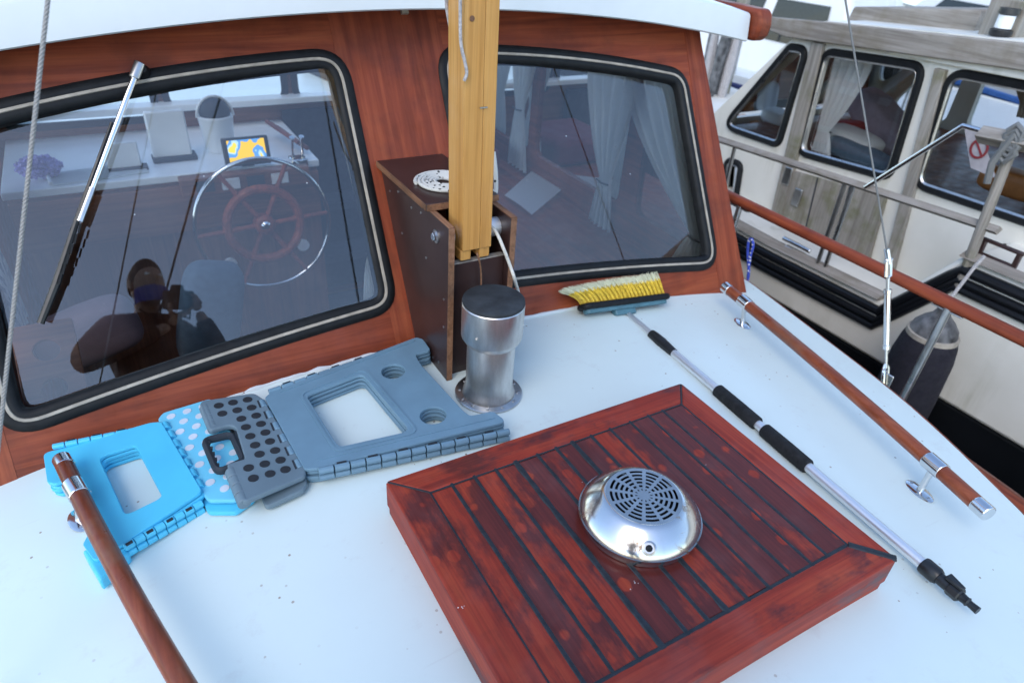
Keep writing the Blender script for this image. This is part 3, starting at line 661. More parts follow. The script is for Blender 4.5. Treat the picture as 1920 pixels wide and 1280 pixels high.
mb = MB(); mb.lathe([(.068, .0071), (.066, .018), (.061, .026), (.060, .05), (.060, .20), (.058, .21)], ec, 48); mb.build('pipe', M['steel_stain'], ex)
mb = MB(); mb.lathe([(.066, .165), (.074, .178), (.0755, .182), (.0755, .268), (.073, .271)], ec, 48); cp = mb.build('cap', M['steel_stain'], ex)
mb = MB(); mb.lathe([(.0745, .2712), (.0755, .274), (.0745, .279), (.069, .281), (.02, .282)], ec, 48); mb.build('cap_top', M['felt'], cp)
for a in (-.35, -2.6, 1.7):
    mb = MB(); mb.lathe([(.004, 0), (.003, .003)], ec+Vector((.0755*math.cos(a), .0755*math.sin(a), .205)), 8, Matrix.Rotation(a, 3, 'Z') @ Matrix.Rotation(math.pi/2, 3, 'Y')); mb.build('rivet', M['steel_dull'], cp)
# ================================================================== HANDRAILS
def bracket(p, q, root, dirv):
    """p on the deck, q on the rail axis"""
    up = Vector((0, 0, 1)); mb = MB(); A = dirv.normalized(); Bv = up.cross(A).normalized()
    vs = []
    for r_, z in ((1, 0), (1, .0025), (.8, .005)):
        for j in range(28):
            a = 2*math.pi*j/28; vs.append(p + A*(.038*r_*math.cos(a)) + Bv*(.021*r_*math.sin(a)) + up*z)
    n = 28; fs = [(i*n+j, i*n+(j+1) % n, (i+1)*n+(j+1) % n, (i+1)*n+j) for i in range(2) for j in range(n)]+[tuple(2*n+j for j in range(n))]
    mb.add(vs, fs); br = mb.build('bracket', M['steel'], root)
    mb = MB(); mb.tube([p+up*.003, p.lerp(q, .5), q-up*.012], [.0085, .0072, .0085], 12); mb.build('post', M['steel'], br)
    mb = MB(); mb.tube([q-A*.024, q+A*.024], .0205, 28, cap=True); mb.build('sleeve', M['steel'], br, bevel=.0015)
    for s_ in (-1, 1):
        mb = MB(); mb.lathe([(.0045, 0), (.004, .002), (.002, .0025)], p+A*(.026*s_)+up*.0035, 10); mb.build('screw', M['steel_dull'], br)
    return br
HA, HB = Vector((1.700, 1.378, dz(1.7)+.082)), Vector((1.443, .345, dz(1.443)+.082))
for side in (1, -1):
    mx = lambda p: p if side > 0 else Vector((2*CX-p.x+.012, p.y, p.z))
    A_, B_ = mx(HA), mx(HB); dv = (B_-A_).normalized()
    root = thing('handrail', (A_+B_)/2-Vector((0, 0, .08)), 'round mahogany deck handrail on the right beside the long brush pole' if side > 0 else 'round mahogany deck handrail at lower left crossing over the blue stool', 'handrail', 'deck handrails')
    bow = lambda t_: Vector((side*.012*4*t_*(1-t_), 0, 0))
    pts = [A_.lerp(B_, i/24)+bow(i/24) for i in range(25)]
    mb = MB(); mb.tube(pts, .0178, 24); mb.build('rail', M['rail_wood'], root)
    mb = MB(); mb.tube([pts[0]-dv*.002, pts[0]+dv*.032], .0186, 24); mb.build('end_cap', M['steel'], root, bevel=.003, seg=3)
    mb = MB(); mb.tube([pts[-1]+dv*.002, pts[-1]-dv*.034], .0186, 24); mb.build('end_cap', M['steel'], root, bevel=.003, seg=3)
    for (bx, by_) in ((1.690, 1.262), (1.478, .492)):
        p = mx(Vector((bx, by_, 0))); p.z = dz(p.x); t_ = (by_-HA.y)/(HB.y-HA.y); q = A_.lerp(B_, t_)+bow(t_)
        bracket(p, q, root, dv)
# ================================================================== STOOLS
def zmat(z, x=0, y=0): return Matrix.Translation((x, y, z))
def hinge_row(root, a, b, n, r, mat, z, slot=True, phase=0):
    a, b = Vector((*a, z)), Vector((*b, z)); d = (b-a)/n
    for i in range(n):
        p, q = a+d*(i+.04), a+d*(i+.96); big = (i+phase) % 2
        mb = MB(); mb.tube([p, q], r*(1.0 if big else .93), 10); o = mb.build('hinge_barrel', mat, root, bevel=.0008, seg=1)
        if slot and big:
            m_ = (p+q)/2; sdv = Vector((0, 0, 1)).cross(d).normalized()
            mb = MB(); mb.box(m_+Vector((0, 0, r*.88))+sdv*r*.45, (d.length*.62, r*.55, r*.5), Matrix.Rotation(math.atan2(d.y, d.x), 3, 'Z')); mb.build('hinge_slot', M['dark_slot'], o)
def stool(name, label, mat, dotmat, loc, leg, holes, tops, seat, seat_notch, dots, seat_z, front, rear, seatline, nfront, nseat, lift=0.0, low_seat=None):
    root = thing(name, loc, label, 'step stool')
    zb = lambda: dz(loc[0])
    for k_, (z, off) in enumerate(tops):
        o2 = [Vector((p.x+off[0], p.y+off[1])) for p in roundpoly(leg, .012, 4)]
        h2 = [[Vector((p.x+off[0]*.6, p.y+off[1]*.6)) for p in h] for h in holes]
        # slope the plate with the deck: use the local camber at its centre
        plate('leg_panel', o2, h2, .0085, CAMB(z-.00425, loc[0]), mat, root, bevel=.0012, smooth=30)
    hinge_row(root, front[0], front[1], nfront, .0085, mat, dz(loc[0])+tops[0][0]-.010)
    hinge_row(root, front[0], front[1], nfront, .0085, mat, dz(loc[0])+tops[0][0]-.0285, False, 1)
    hinge_row(root, rear[0], rear[1], nfront, .0070, mat, dz(loc[0])+tops[0][0]-.008)
    return root
def CAMB(z, x):            # matrix for a plate lying on the cambered deck, true at x
    sl = -2*.067*(x-CX); a = math.atan(sl)
    R_ = Matrix.Rotation(-a, 4, 'Y'); return Matrix.Translation((x, 0, dz(x)+z)) @ R_ @ Matrix.Translation((-x, 0, 0))
# grey stool
gleg = [(.187, 1.398), (.205, 1.412), (.612, 1.468), (.624, 1.452), (.622, 1.392), (.577, 1.394), (.573, 1.344), (.588, 1.128), (.594, 1.104), (.650, 1.094), (.660, 1.046), (.228, 1.107), (.205, 1.116)]
ghole = roundpoly([(.277, 1.360), (.426, 1.380), (.450, 1.122), (.290, 1.148)], .018, 5)
groot = stool('folding_stool', 'large slate grey folding step stool lying flat beside the brown mast box', M['grey_plastic'], M['dot_black'], (.36, 1.24, dz(.36)), gleg,
      [ghole, circle((.499, 1.352), .030, 24), circle((.518, 1.147), .031, 24)], [(.046, (0, 0)), (.034, (.003, .002)), (.0225, (.001, -.002)), (.011, (.004, .001))],
      None, None, None, 0, [(.229, 1.100), (.664, 1.036)], [(.200, 1.416), (.618, 1.476)], None, 13, 9)
gseat = [(.046, 1.428), (.054, 1.439), (.170, 1.430), (.184, 1.398), (.208, 1.122), (.203, 1.102), (.100, 1.080), (.070, 1.072), (.062, 1.198), (.100, 1.200), (.104, 1.328), (.050, 1.322)]
for q in ([(.225, 1.404), (.600, 1.455), (.600, 1.450), (.225, 1.399)], [(.235, 1.128), (.640, 1.068), (.640, 1.073), (.235, 1.133)], [(.262, 1.375), (.440, 1.400), (.466, 1.105), (.276, 1.134)]):
    hole_ = [] if q[0][0] < .25 else [roundpoly([(.268, 1.369), (.435, 1.392), (.460, 1.111), (.282, 1.140)], .02, 5)]
    plate('moulded_ridge', roundpoly(q, .002 if not hole_ else .022, 5), hole_, .003, CAMB(.0468, .36), M['grey_plastic'], groot, smooth=30)
GM = Matrix.Translation((.13, 1.25, .047+dz(.13))) @ Matrix.Rotation(RAD(4.0), 4, 'Y') @ Matrix.Translation((-.13, -1.25, 0))
so = plate('seat', roundpoly(gseat, [.012, .012, .02, .012, .008, .02, .01, .01, .006, .006, .02, .008], 4), [], .013, GM, M['seat_grey'], groot, bevel=.003, smooth=30)
gd = [(0.084, 1.406), (0.116, 1.407), (0.149, 1.407), (0.086, 1.373), (0.119, 1.374), (0.151, 1.373), (0.121, 1.339), (0.154, 1.339), (0.124, 1.305), (0.157, 1.305), (0.126, 1.27), (0.159, 1.271), (0.129, 1.236), (0.161, 1.237), (0.131, 1.203), (0.164, 1.203), (0.101, 1.168), (0.134, 1.168), (0.167, 1.168), (0.103, 1.133), (0.137, 1.134), (0.169, 1.135)]
for p in gd: plate('grip_dot', circle(p, .0108, 18), [], .0016, GM @ Matrix.Translation((0, 0, .0068)), M['dot_black'], so, smooth=30)
plate('seat_underside', roundpoly([(.100, 1.410), (.182, 1.40), (.207, 1.118), (.203, 1.098), (.190, 1.084), (.110, 1.076)], .012, 4), [], .014, CAMB(.016, .13), M['seat_grey'], groot, bevel=.003, smooth=30)
def gp(x, y, z): return GM @ Vector((x, y, z))
for (y0, y1) in ((1.425, 1.335), (1.185, 1.078)):
    mb = MB(); n = 4
    for i in range(n):
        ya, yb_ = y0+(y1-y0)*(i+.03)/n, y0+(y1-y0)*(i+.97)/n; xa = .056+.018*(1.43-ya)/.36; xb = .056+.018*(1.43-yb_)/.36
        mb = MB(); mb.tube([gp(xa, ya, -.006), gp(xb, yb_, -.006)], .0135, 14); mb.build('seat_knuckle', M['seat_grey'], so, bevel=.0015, seg=2)
for i in range(6):
    t_ = (i+.5)/6; y = 1.405-.285*t_; x = .178+.024*t_
    mb = MB(); mb.tube([gp(x, y-.013, .002), gp(x-.001, y+.013, .002)], .0078, 12); mb.build('seat_hinge', M['grey_plastic'], so, bevel=.001)
    mb = MB(); mb.box(gp(x-.010, y, .0055), (.004, .030, .003)); mb.build('hinge_slot', M['dark_slot'], so)
hp = [Vector((*p, 0)) for p in roundpoly([(.034, 1.302), (.092, 1.303), (.098, 1.205), (.042, 1.186)], .016, 5)]
mb = MB(); mb.tube([gp(p.x, p.y, -.004) for p in hp], .0075, 8, closed=True, flat=1.3); hd = mb.build('carry_handle', M['dark_slot'], groot)
for i in range(5):
    y = 1.29-.02*i; mb = MB(); mb.tube([gp(.036+.001*i, y, -.002), gp(.045+.001*i, y-.002, -.002)], .005, 8); mb.build('handle_grip', M['dark_slot'], hd)
mb = MB(); mb.box(gp(.106, 1.255, -.001), (.014, .10, .008)); mb.build('handle_mount', M['dark_slot'], groot)
# blue stool
bleg = [(-.283, 1.470), (-.063, 1.450), (-.040, 1.440), (.006, 1.166), (-.146, 1.108), (-.200, 1.090), (-.218, 1.146), (-.206, 1.170), (-.226, 1.352), (-.262, 1.352), (-.276, 1.366)]
bhole = roundpoly([(-.176, 1.390), (-.100, 1.388), (-.066, 1.192), (-.140, 1.180)], .016, 5)
broot = stool('folding_stool', 'small light blue folding step stool lying flat under the left handrail', M['blue_plastic'], M['dot_white'], (-.11, 1.28, dz(-.11)), bleg, [bhole],
      [(.043, (0, 0)), (.032, (.004, -.002)), (.021, (.001, .002)), (.0105, (.005, -.001))], None, None, None, 0, [(.000, 1.156), (-.150, 1.101)], [(-.262, 1.4685), (-.062, 1.450)], None, 8, 9)
BM = CAMB(.026, .02)
bs = plate('seat', roundpoly([(-.047, 1.470), (-.033, 1.488), (.074, 1.484), (.088, 1.450), (.108, 1.135), (.060, 1.118), (.012, 1.146), (.002, 1.180)], .014, 4), [], .011, BM, M['blue_seat'], broot, bevel=.003, smooth=30)
plate('seat_underside', roundpoly([(-.02, 1.46), (.08, 1.46), (.10, 1.118), (.055, 1.100), (.005, 1.130)], .014, 4), [], .012, CAMB(.010, .02), M['blue_plastic'], broot, bevel=.003, smooth=30)
for r_ in range(10):
    for c_ in range(3):
        if r_ % 2 and c_ == 2: continue
        t_ = r_/9; p = (-.018+.048*t_+.036*c_+(.018 if r_ % 2 else 0), 1.462-.30*t_)
        plate('grip_dot', circle(p, .0098, 16), [], .0016, BM @ Matrix.Translation((0, 0, .0058)), M['dot_white'], bs, smooth=30)
for i in range(7):
    t_ = (i+.5)/7; y = 1.448-.268*t_; x = -.036+.042*t_
    p = BM @ Vector((x, y, .006)); mb = MB(); mb.tube([p+Vector((.0015, -.012, 0)), p+Vector((-.0015, .012, 0))], .009, 12); mb.build('seat_hinge', M['blue_plastic'], bs, bevel=.001)
    mb = MB(); mb.box(p+Vector((-.011, 0, .004)), (.004, .026, .010)); mb.build('hinge_slot', M['dark_slot'], bs)
mb = MB(); zf = dz(-.19); mb.prism([(x, y, zf+.003) for x, y in ((-.221, 1.140), (-.160, 1.128), (-.142, 1.096), (-.196, 1.046))], (0, 0, .031)); mb.build('foot', M['blue_plastic'], broot, bevel=.006, seg=3)
# ================================================================== BRUSH
br = thing('deck_brush', (1.32, 1.40, dz(1.32)), 'yellow bristled deck brush on long telescopic silver pole lying on the deck', 'brush')
B0, B1 = at_d(1092, 580, .030), at_d(1248, 560, .030); bx = (B1-B0).normalized(); bdir = Vector((0.02, .62, .78)).normalized(); bn = bx.cross(bdir).normalized()
Mb = Matrix((bx, bdir, bn)).transposed(); mid = (B0+B1)/2; L = (B1-B0).length
mb = MB(); ol = roundpoly([(-L/2, -.019), (L/2, -.019), (L/2, .019), (-L/2, .019)], .018, 5)
def brp(x, y, z): return mid + bx*x + bn*y + bdir*z
mb.prism([brp(p.x*.97, p.y*.9, -.016) for p in ol], bdir*.018); mb.build('block', M['teal_plastic'], br, bevel=.003)
mb = MB(); mb.tube([brp(p.x, p.y, .006) for p in roundpoly([(-L/2, -.021), (L/2, -.021), (L/2, .021), (-L/2, .021)], .020, 6)], .0105, 10, closed=True); mb.prism([brp(p.x, p.y, .001) for p in ol], bdir*.008); mb.build('bumper', M['rubber'], br)
mb = MB(); mb.prism([brp(p.x, p.y-.005, -.034) for p in roundpoly([(-.05, -.014), (.03, -.014), (.03, .014), (-.05, .014)], .006)], bdir*.02); mb.build('pole_socket', M['teal_plastic'], br, bevel=.003)
tu = MB(); nt = 21
for i in range(nt):
    for row in range(3):
        x0 = -L/2+.012+(L-.024)*i/(nt-1)+random.uniform(-.0008, .0008); y0 = -.012+.012*row
        fan = (i/(nt-1)-.5); lean_ = -.016-.030*max(0, .5-i/(nt-1))*2 + .012*max(0, i/(nt-1)-.8)*5
        for k_ in range(24):
            a = random.uniform(0, 6.28); rr_ = .0030*math.sqrt(random.random()); dx, dy = rr_*math.cos(a), rr_*math.sin(a)
            ln = .084+random.uniform(-.008, .006); sx = lean_*1.15+dx*1.2+random.gauss(0, .0019); sy = (row-1.5)*.006+dy*2+random.gauss(0, .002)-.012
            pts = [brp(x0+dx, y0+dy, .008)]
            for t_ in (.30, .52, .72, 1.0): pts.append(brp(x0+dx+sx*t_**1.6, y0+dy+sy*t_**1.8, .008+ln*t_-.012*t_*t_*abs(sx)/.03))
            tu.mi = 0; tu.tube(pts[:4], .00068, 3, cap=False); tu.mi = 1; tu.tube(pts[3:], [.00068, .0004], 3, cap=False)
            if row == 0 and k_ < 3: pass
me = tu.mesh('bristles'); o = link('bristles', me, [M['yellow'], M['pale_tip']], br, smooth=0); o['kind'] = 'stuff'
PT = [at_d(*p, .032) for p in [(1188, 584), (1230, 620), (1268, 656), (1350, 727), (1428, 796), (1432, 799), (1512, 869), (1735, 1062)]]
pA, pB = brp(.0, -.006, -.03), at_d(1735, 1061, .026)
ax = (pB-pA).normalized(); LP = (pB-pA).length
def onp(u, v): # point of the pole axis nearest to the view ray of a surveyed pixel
    d = ray(u, v).normalized(); w0 = CAM-pA; b_ = d.dot(ax); e = (b_*d.dot(w0)*-1 + ax.dot(w0))/(1-b_*b_); return pA+ax*e
mb = MB(); mb.tube([pA, onp(1238, 628)], .0098, 20); mb.build('inner_tube', M['alu'], br)
a, b = onp(1229, 618), onp(1270, 655); mb = MB(); mb.tube([a, a.lerp(b, .12), a.lerp(b, .5), a.lerp(b, .55), a.lerp(b, .62), b], [.0150, .0165, .0175, .0160, .0165, .0135], 20); mb.build('twist_lock', M['black_plastic'], br)
mb = MB(); mb.tube([onp(1262, 650), pB], .0122, 24); mb.build('outer_tube', M['alu'], br)
for u0, u1 in (((1349, 727), (1424, 791)), ((1436, 802), (1517, 873))):
    a, b = onp(*u0), onp(*u1)
    mb = MB(); mb.tube([a, a+ax*.003, a.lerp(b, .5), b-ax*.003, b], [.0165, .0185, .0190, .0185, .0165], 24); mb.build('foam_grip', M['foam'], br)
# hose valve at the end
c0 = onp(1730, 1058); mb = MB(); mb.tube([c0, c0+ax*.004, c0+ax*.030, c0+ax*.036], [.0165, .0178, .0178, .0150], 20); hv = mb.build('hose_valve', M['black_plastic'], br)
mb = MB(); mb.tube([c0+ax*.034, c0+ax*.060], .0125, 16); mb.build('valve_body', M['black_plastic'], hv)
mb = MB(); mb.tube([c0+ax*.058, c0+ax*.061, c0+ax*.080, c0+ax*.083], [.0140, .0155, .0155, .0130], 8); mb.build('valve_nut', M['black_plastic'], hv, smooth=20)
mb = MB(); mb.tube([c0+ax*.082, c0+ax*.094, c0+ax*.097, c0+ax*.100, c0+ax*.106, c0+ax*.118], [.0095, .0085, .0100, .0068, .0072, .0080], 16); mb.build('hose_nipple', M['black_plastic'], hv)
upv = Vector((0, 0, 1)); mb = MB(); sv = ax.cross(upv).normalized(); q = c0+ax*.046+upv*.014
mb.prism([q+sv*.008, q+sv*.006+ax*.034, q-sv*.004+ax*.036, q-sv*.010], upv*.008); mb.build('valve_lever', M['black_plastic'], hv, bevel=.002)
# ================================================================== OWN SIDE RAIL, SHROUDS
rl = thing('side_rail', (2.15, 1.2, -.3), 'long red mahogany guard rail on steel posts outside the deck', 'rail')
mb = MB(); RX = 2.15; mb.tube([(RX-.30, -.9, .10), (RX-.10, -.2, .108), (RX-.02, .3, .108)]+[(RX, .65+.35*i, .110) for i in range(14)], .0225, 16, flat=.9); mb.build('rail', M['mahog_y'], rl)
for y in (.885, 1.77, 2.75, 3.8):
    mb = MB(); mb.tube([(RX-.005, y, .10), (RX-.03, y, -.30)], .0125, 14); po = mb.build('post', M['steel_dull'], rl)
    mb = MB(); mb.box((RX, y, .088), (.026, .10, .006)); mb.build('saddle', M['steel_dull'], po, bevel=.002)
mb = MB(); mb.box((2.09, 1.80, -.06), (.08, .05, .05)); mb.build('rail_clamp', M['steel_dull'], rl, bevel=.01)
lp = [at_x(u, v, 2.06) for u, v in [(1402, 530), (1403, 510), (1407, 480), (1412, 462), (1410, 449), (1404, 452), (1402, 475), (1404, 505), (1403, 520)]]
cord('rope_loop', lp, .0055, M['blue_rope'], 'blue flecked rope loop hanging at the right corner of the wheelhouse')
M['wire_grey'] = plain('weathered_wire', (.16, .165, .16), .6)
sh = thing('shroud', (1.95, .86, -.13), 'steel wire shroud with turnbuckle at the right edge of the deck', 'rigging')
t0, t1 = at_x(1660, 718, 1.945), at_z(1666, 488, .2); t1 = at_x(1666, 488, 1.945)
td = (t1-t0).normalized(); tl = (t1-t0).length
mb = MB(); mb.box(t0+Vector((0, 0, -.01)), (.006, .034, .09)); ch = mb.build('chainplate', M['steel_dull'], sh, bevel=.003)
for s_ in (-1, 1):
    mb = MB(); mb.tube([t0+Vector((.010*s_, 0, -.005)), t0+td*.05+Vector((.010*s_, 0, 0)), t0+td*.066], [.006, .006, .004], 8); mb.build('toggle', M['steel'], sh)
    mb = MB(); mb.tube([t1-td*.055, t1-td*.048+Vector((.009*s_, 0, 0)), t1+Vector((.009*s_, 0, 0))], [.004, .006, .006], 8); mb.build('fork', M['steel'], sh)
mb = MB(); mb.tube([t0+td*.05, t1-td*.05], .0055, 10); mb.build('threaded_rod', M['steel_dull'], sh)
a, b = t0+td*tl*.32, t0+td*tl*.74; mb = MB(); mb.tube([a-td*.012, a, a+td*.002, b-td*.002, b, b+td*.012], [.0115, .0115, .0098, .0098, .0115, .0115], 12); mb.build('barrel', M['steel'], sh)
mb = MB(); mb.tube([t1-Vector((.016, 0, 0)), t1+Vector((.016, 0, 0))], .005, 8); mb.build('clevis_pin', M['steel'], sh)
w1 = at_x(1585, 0, 1.80); wd = (w1-t1).normalized()
mb = MB(); mb.tube([t1-wd*.01, t1+wd*.035], .0085, 10); mb.build('wire_terminal', M['steel'], sh)
mb = MB(); mb.tube([t1+wd*.03, t1+wd*3.6], .0028, 8); mb.build('wire', M['wire_grey'], sh)
t = NT('laid_wire_rope'); v = t.coord((1, 1, 1), (0, RAD(35), RAD(20))); wv = t.n('ShaderNodeTexWave'); wv.inputs['Scale'].default_value = 95; wv.bands_direction = 'Z'; t.l(v, wv.inputs[0])
t.bump(wv.outputs['Fac'], .5, .0015); M['wire_rope'] = t.set(t.mix(wv.outputs['Fac'], (.24, .235, .22), (.36, .35, .33)), .6, .2)
sh2 = thing('shroud', (-.48, .80, -.13), 'laid grey wire shroud crossing the left end of the big window', 'rigging')
p0, p1 = at_y(92, -20, 1.10), at_y(4, 770, .99); wd = (p0-p1).normalized()
mb = MB(); mb.tube([p1-wd*.55+wd*.03*i for i in range(110)], .0028, 10); mb.build('wire', M['wire_rope'], sh2)

# ================================================================== INSIDE THE WHEELHOUSE
def curtain(name, label, top0, top1, tie, bot0, bot1, ztop, ztie, zbot, fold, mat, x_of, nfold=7, group=None):
    """a gathered curtain: width between top0..top1, pinched at tie, flaring to bot0..bot1"""
    mb = MB(); tw = min(.035, abs(top1-top0)*.3)
    def fn(i, j):
        z = ztop+(zbot-ztop)*j
        if z > ztie:
            k_ = (ztop-z)/(ztop-ztie); k_ = k_**1.7; a = top0+(tie-tw-top0)*k_; b = top1+(tie+tw-top1)*k_
        else:
            k_ = (ztie-z)/(ztie-zbot+1e-6); k_ = k_**.7; a = tie-tw+(bot0-tie+tw)*k_; b = tie+tw+(bot1-tie-tw)*k_
        amp = fold*(.4+.6*min(1, abs(b-a)/.2))
        p = a+(b-a)*i; w = amp*math.sin(i*nfold*2*math.pi+.6*math.sin(j*3)) + .4*amp*mnoise.noise(Vector((i*9, j*4, top0*7)))
        return x_of(p, z, w)
    mb.grid(fn, nfold*8, 26); o = mb.build(name, mat, smooth=80, origin=x_of(tie, zbot, 0)); tag(o, label, 'curtain', group)
    t_ = MB(); t_.tube([x_of(tie-tw*1.2, ztie, .018), x_of(tie, ztie-.004, .022), x_of(tie+tw*1.2, ztie, .018)], .004, 6); t_.build('tie_band', M['dark_slot'], o)
    return o
t = NT('striped_curtain_cloth'); v = t.coord((1, 1, .05)); wv = t.n('ShaderNodeTexWave'); wv.inputs['Scale'].default_value = 26; wv.bands_direction = 'Y'; t.l(v, wv.inputs[0])
wv.inputs['Distortion'].default_value = .6
M['stripe'] = t.set(t.mix(t.ramp(wv.outputs['Fac'], [(.55, 0), (.7, 1)]), (.66, .72, .74), (.26, .34, .42)), .9)
xr = lambda y, z, w: Vector((1.845-w, y, z)); xl = lambda y, z, w: Vector((-.395+w, y, z))
curtain('curtain', 'pale curtain tied back at the right corner of the wheelhouse', 1.72, 2.30, 1.67, 1.58, 1.82, .66, .05, -.22, .016, M['curtain'], lambda y, z, w: Vector((1.835-w, max(y, 1.515+.5407*z+.05+.4*max(0, y-1.55)), z)), 6)
curtain('curtain', 'grey curtain tied above the bench between the two right side windows', 2.12, 2.52, 2.27, 2.17, 2.36, .66, .06, -.24, .016, M['curtain_grey'], xr, 5)
curtain('curtain', 'small tied curtain at the far right side window behind the mast', 2.86, 3.16, 3.03, 2.92, 3.12, .64, .18, -.12, .014, M['curtain_grey'], xr, 5)
curtain('curtain', 'dark curtain farthest along the right side windows', 3.26, 3.50, 3.38, 3.30, 3.46, .64, .18, -.10, .014, M['curtain_grey'], xr, 4)
curtain('curtain', 'striped curtain tied back along the left edge of the big window', 1.62, 1.92, 1.66, 1.52, 1.80, .60, .16, -.22, .014, M['stripe'], lambda y, z, w: Vector((-.385+w, max(y, 1.515+.5407*z+.05+.4*max(0, y-1.5)), z)), 5)
curtain('curtain', 'striped curtain further back on the left side wall', 2.30, 2.75, 2.46, 2.30, 2.60, .64, .12, -.25, .016, M['stripe'], xl, 6)
curtain('curtain', 'narrow striped curtain tied behind the right edge of the left window', .552, .592, .578, .500, .600, .68, .24, .04, .006, M['curtain'], lambda x, z, w: fp(x, z/math.cos(TILT), -.055-w), 5)
# helm counter
hc = thing('helm_counter', (.2, 3.3, -.95), 'white topped wooden helm counter inside the wheelhouse behind the steering wheel', 'counter')
mb = MB(); mb.box((.20, 3.31, .030), (1.18, .66, .03)); mb.build('worktop', M['int_white'], hc, bevel=.004)
mb = MB(); mb.box((.20, 3.02, -.46), (1.16, .03, .948)); mb.build('front_panel', M['int_wood_z'], hc)
mb = MB(); mb.box((.775, 3.33, -.46), (.03, .58, .948)); mb.build('end_panel', M['int_wood_z'], hc)
mb = MB(); mb.box((.20, 2.985, -.10), (1.16, .03, .20)); mb.build('fascia', M['int_wood'], hc, bevel=.004)
mb = MB(); mb.box((.47, 2.955, .002), (.52, .07, .075)); b_ = mb.build('instrument_box', M['int_wood'], hc, bevel=.004)
for k_ in range(4):
    mb = MB(); mb.box((.30+.10*k_, 2.918, .005), (.07, .006, .045)); mb.build('gauge', M['int_white'] if k_ % 2 else M['dark_slot'], b_)
# far shelf and rail
mb = MB(); mb.box((.72, 3.60, .155), (2.26, .09, .03)); mb.build('window_shelf', M['int_white'], wheel_root, bevel=.004)
# steering wheel
wc = Vector((.497, 2.84, -.160)); sw = thing('steering_wheel', wc, 'chrome rimmed ship steering wheel with wooden inner ring and spokes in wheelhouse', 'steering wheel')
tilt_w = Matrix.Rotation(RAD(-8), 3, 'X')
def wp(r_, a, d=0): return wc + tilt_w @ Vector((r_*math.cos(a), d, r_*math.sin(a)))
mb = MB(); mb.tube([wp(.275, 2*math.pi*i/64) for i in range(64)], .0095, 12, closed=True); mb.build('rim', M['steel'], sw)
mb = MB(); mb.tube([wp(.150, 2*math.pi*i/48) for i in range(48)], .020, 10, closed=True, flat=1.0); mb.build('inner_ring', M['spoke'] if 'spoke' in M else M['mahog_y'], sw)
for k_ in range(6):
    a = k_*math.pi/3+.05; mb = MB(); mb.tube([wp(.03, a), wp(.09, a), wp(.14, a), wp(.2, a), wp(.272, a)], [.012, .010, .014, .009, .010], 10); mb.build('spoke', M['mahog_y'], sw)
mb = MB(); mb.tube([wp(0, 0, -.03), wp(0, 0, -.02), wp(0, 0, .02), wp(0, 0, .10)], [.028, .042, .046, .025], 20); mb.build('hub', M['mahog_y'], sw)
mb = MB(); mb.tube([wp(0, 0, -.032), wp(0, 0, -.040)], [.02, .012], 14); mb.build('hub_cap', M['steel'], sw)
mb = MB(); mb.tube([wp(0, 0, .05), wp(0, 0, .18)], .014, 12); mb.build('shaft', M['steel_dull'], sw)
for a in (-2.2, -.75):
    mb = MB(); c_ = wp(.25, a, .16); mb.tube([c_, c_+Vector((0, .012, 0))], .028, 18); mb.build('knob', M['int_white'], sw)
# plotter
def em(name, build_):
    t = NT(name); t.t.nodes.remove(t.b); e = t.n('ShaderNodeEmission'); build_(t, e); t.l(e.outputs[0], t.out.inputs[0]); return t.mat
def scr(t, e):
    v = t.coord(); n_ = t.noise(v, 16, 2, .4)
    r_ = t.ramp(n_, [(.0, (.90, .55, .02)), (.47, (.90, .55, .02)), (.48, (.10, .32, .75)), (.56, (.10, .32, .75)), (.57, (.45, .70, .9)), (.62, (.95, .70, .04))]); 
    for el in t.t.nodes:
        if el.type == 'VALTORGB': el.color_ramp.interpolation = 'CONSTANT'
    t.l(r_, e.inputs[0]); e.inputs[1].default_value = .55
M['screen'] = em('chart_screen', scr)
pc = at_y(462, 283, 2.99); pt = thing('chart_plotter', (pc.x, pc.y, .045), 'lit chart plotter showing an orange and blue map above the steering wheel', 'plotter')
Rp = Matrix.Rotation(RAD(-14), 3, 'X')
mb = MB(); mb.box(pc, (.185, .035, .115), Rp); mb.build('case', M['black_plastic'], pt, bevel=.006)
mb = MB(); mb.box(pc+Rp @ Vector((0, -.0185, .004)), (.150, .001, .086), Rp); mb.build('screen', M['screen'], pt, smooth=0)
mb = MB(); mb.box(pc+Vector((0, .02, -.06)), (.05, .03, .06)); mb.build('stand', M['black_plastic'], pt)
def on_counter(u0, u1, vb, vt, y):
    a, b = at_y(u0, vb, y), at_y(u1, vb, y); top = at_y((u0+u1)/2, vt, y).z; return (a+b)/2, abs(b.x-a.x), top
ZC = .046
c_, w_, top = on_counter(280, 355, 265, 188, 3.20)
t_ = thing('panel', (c_.x, 3.2, ZC), 'large square white plastic box standing on the helm counter', 'box')
mb = MB(); mb.box((c_.x, 3.20, ZC+.10), (w_, .05, .19), Matrix.Rotation(RAD(-10), 3, 'X')); mb.build('body', M['int_white'], t_, bevel=.008)
mb = MB(); mb.box((c_.x+.005, 3.175, ZC+.010), (w_+.02, .08, .02)); mb.build('foot', M['dark_slot'], t_, bevel=.004)
c_, w_, top = on_counter(192, 258, 275, 230, 3.12)
t_ = thing('panel', (c_.x, 3.12, ZC), 'small white plastic box standing left on the helm counter', 'box')
mb = MB(); mb.box((c_.x, 3.12, ZC+.055), (w_, .03, .10), Matrix.Rotation(RAD(-12), 3, 'X')); mb.build('body', M['int_white'], t_, bevel=.006)
mb = MB(); mb.box((c_.x+.01, 3.10, ZC+.006), (w_+.02, .06, .012)); mb.build('foot', M['dark_slot'], t_, bevel=.003)
c_, w_, top = on_counter(382, 440, 258, 185, 3.22)
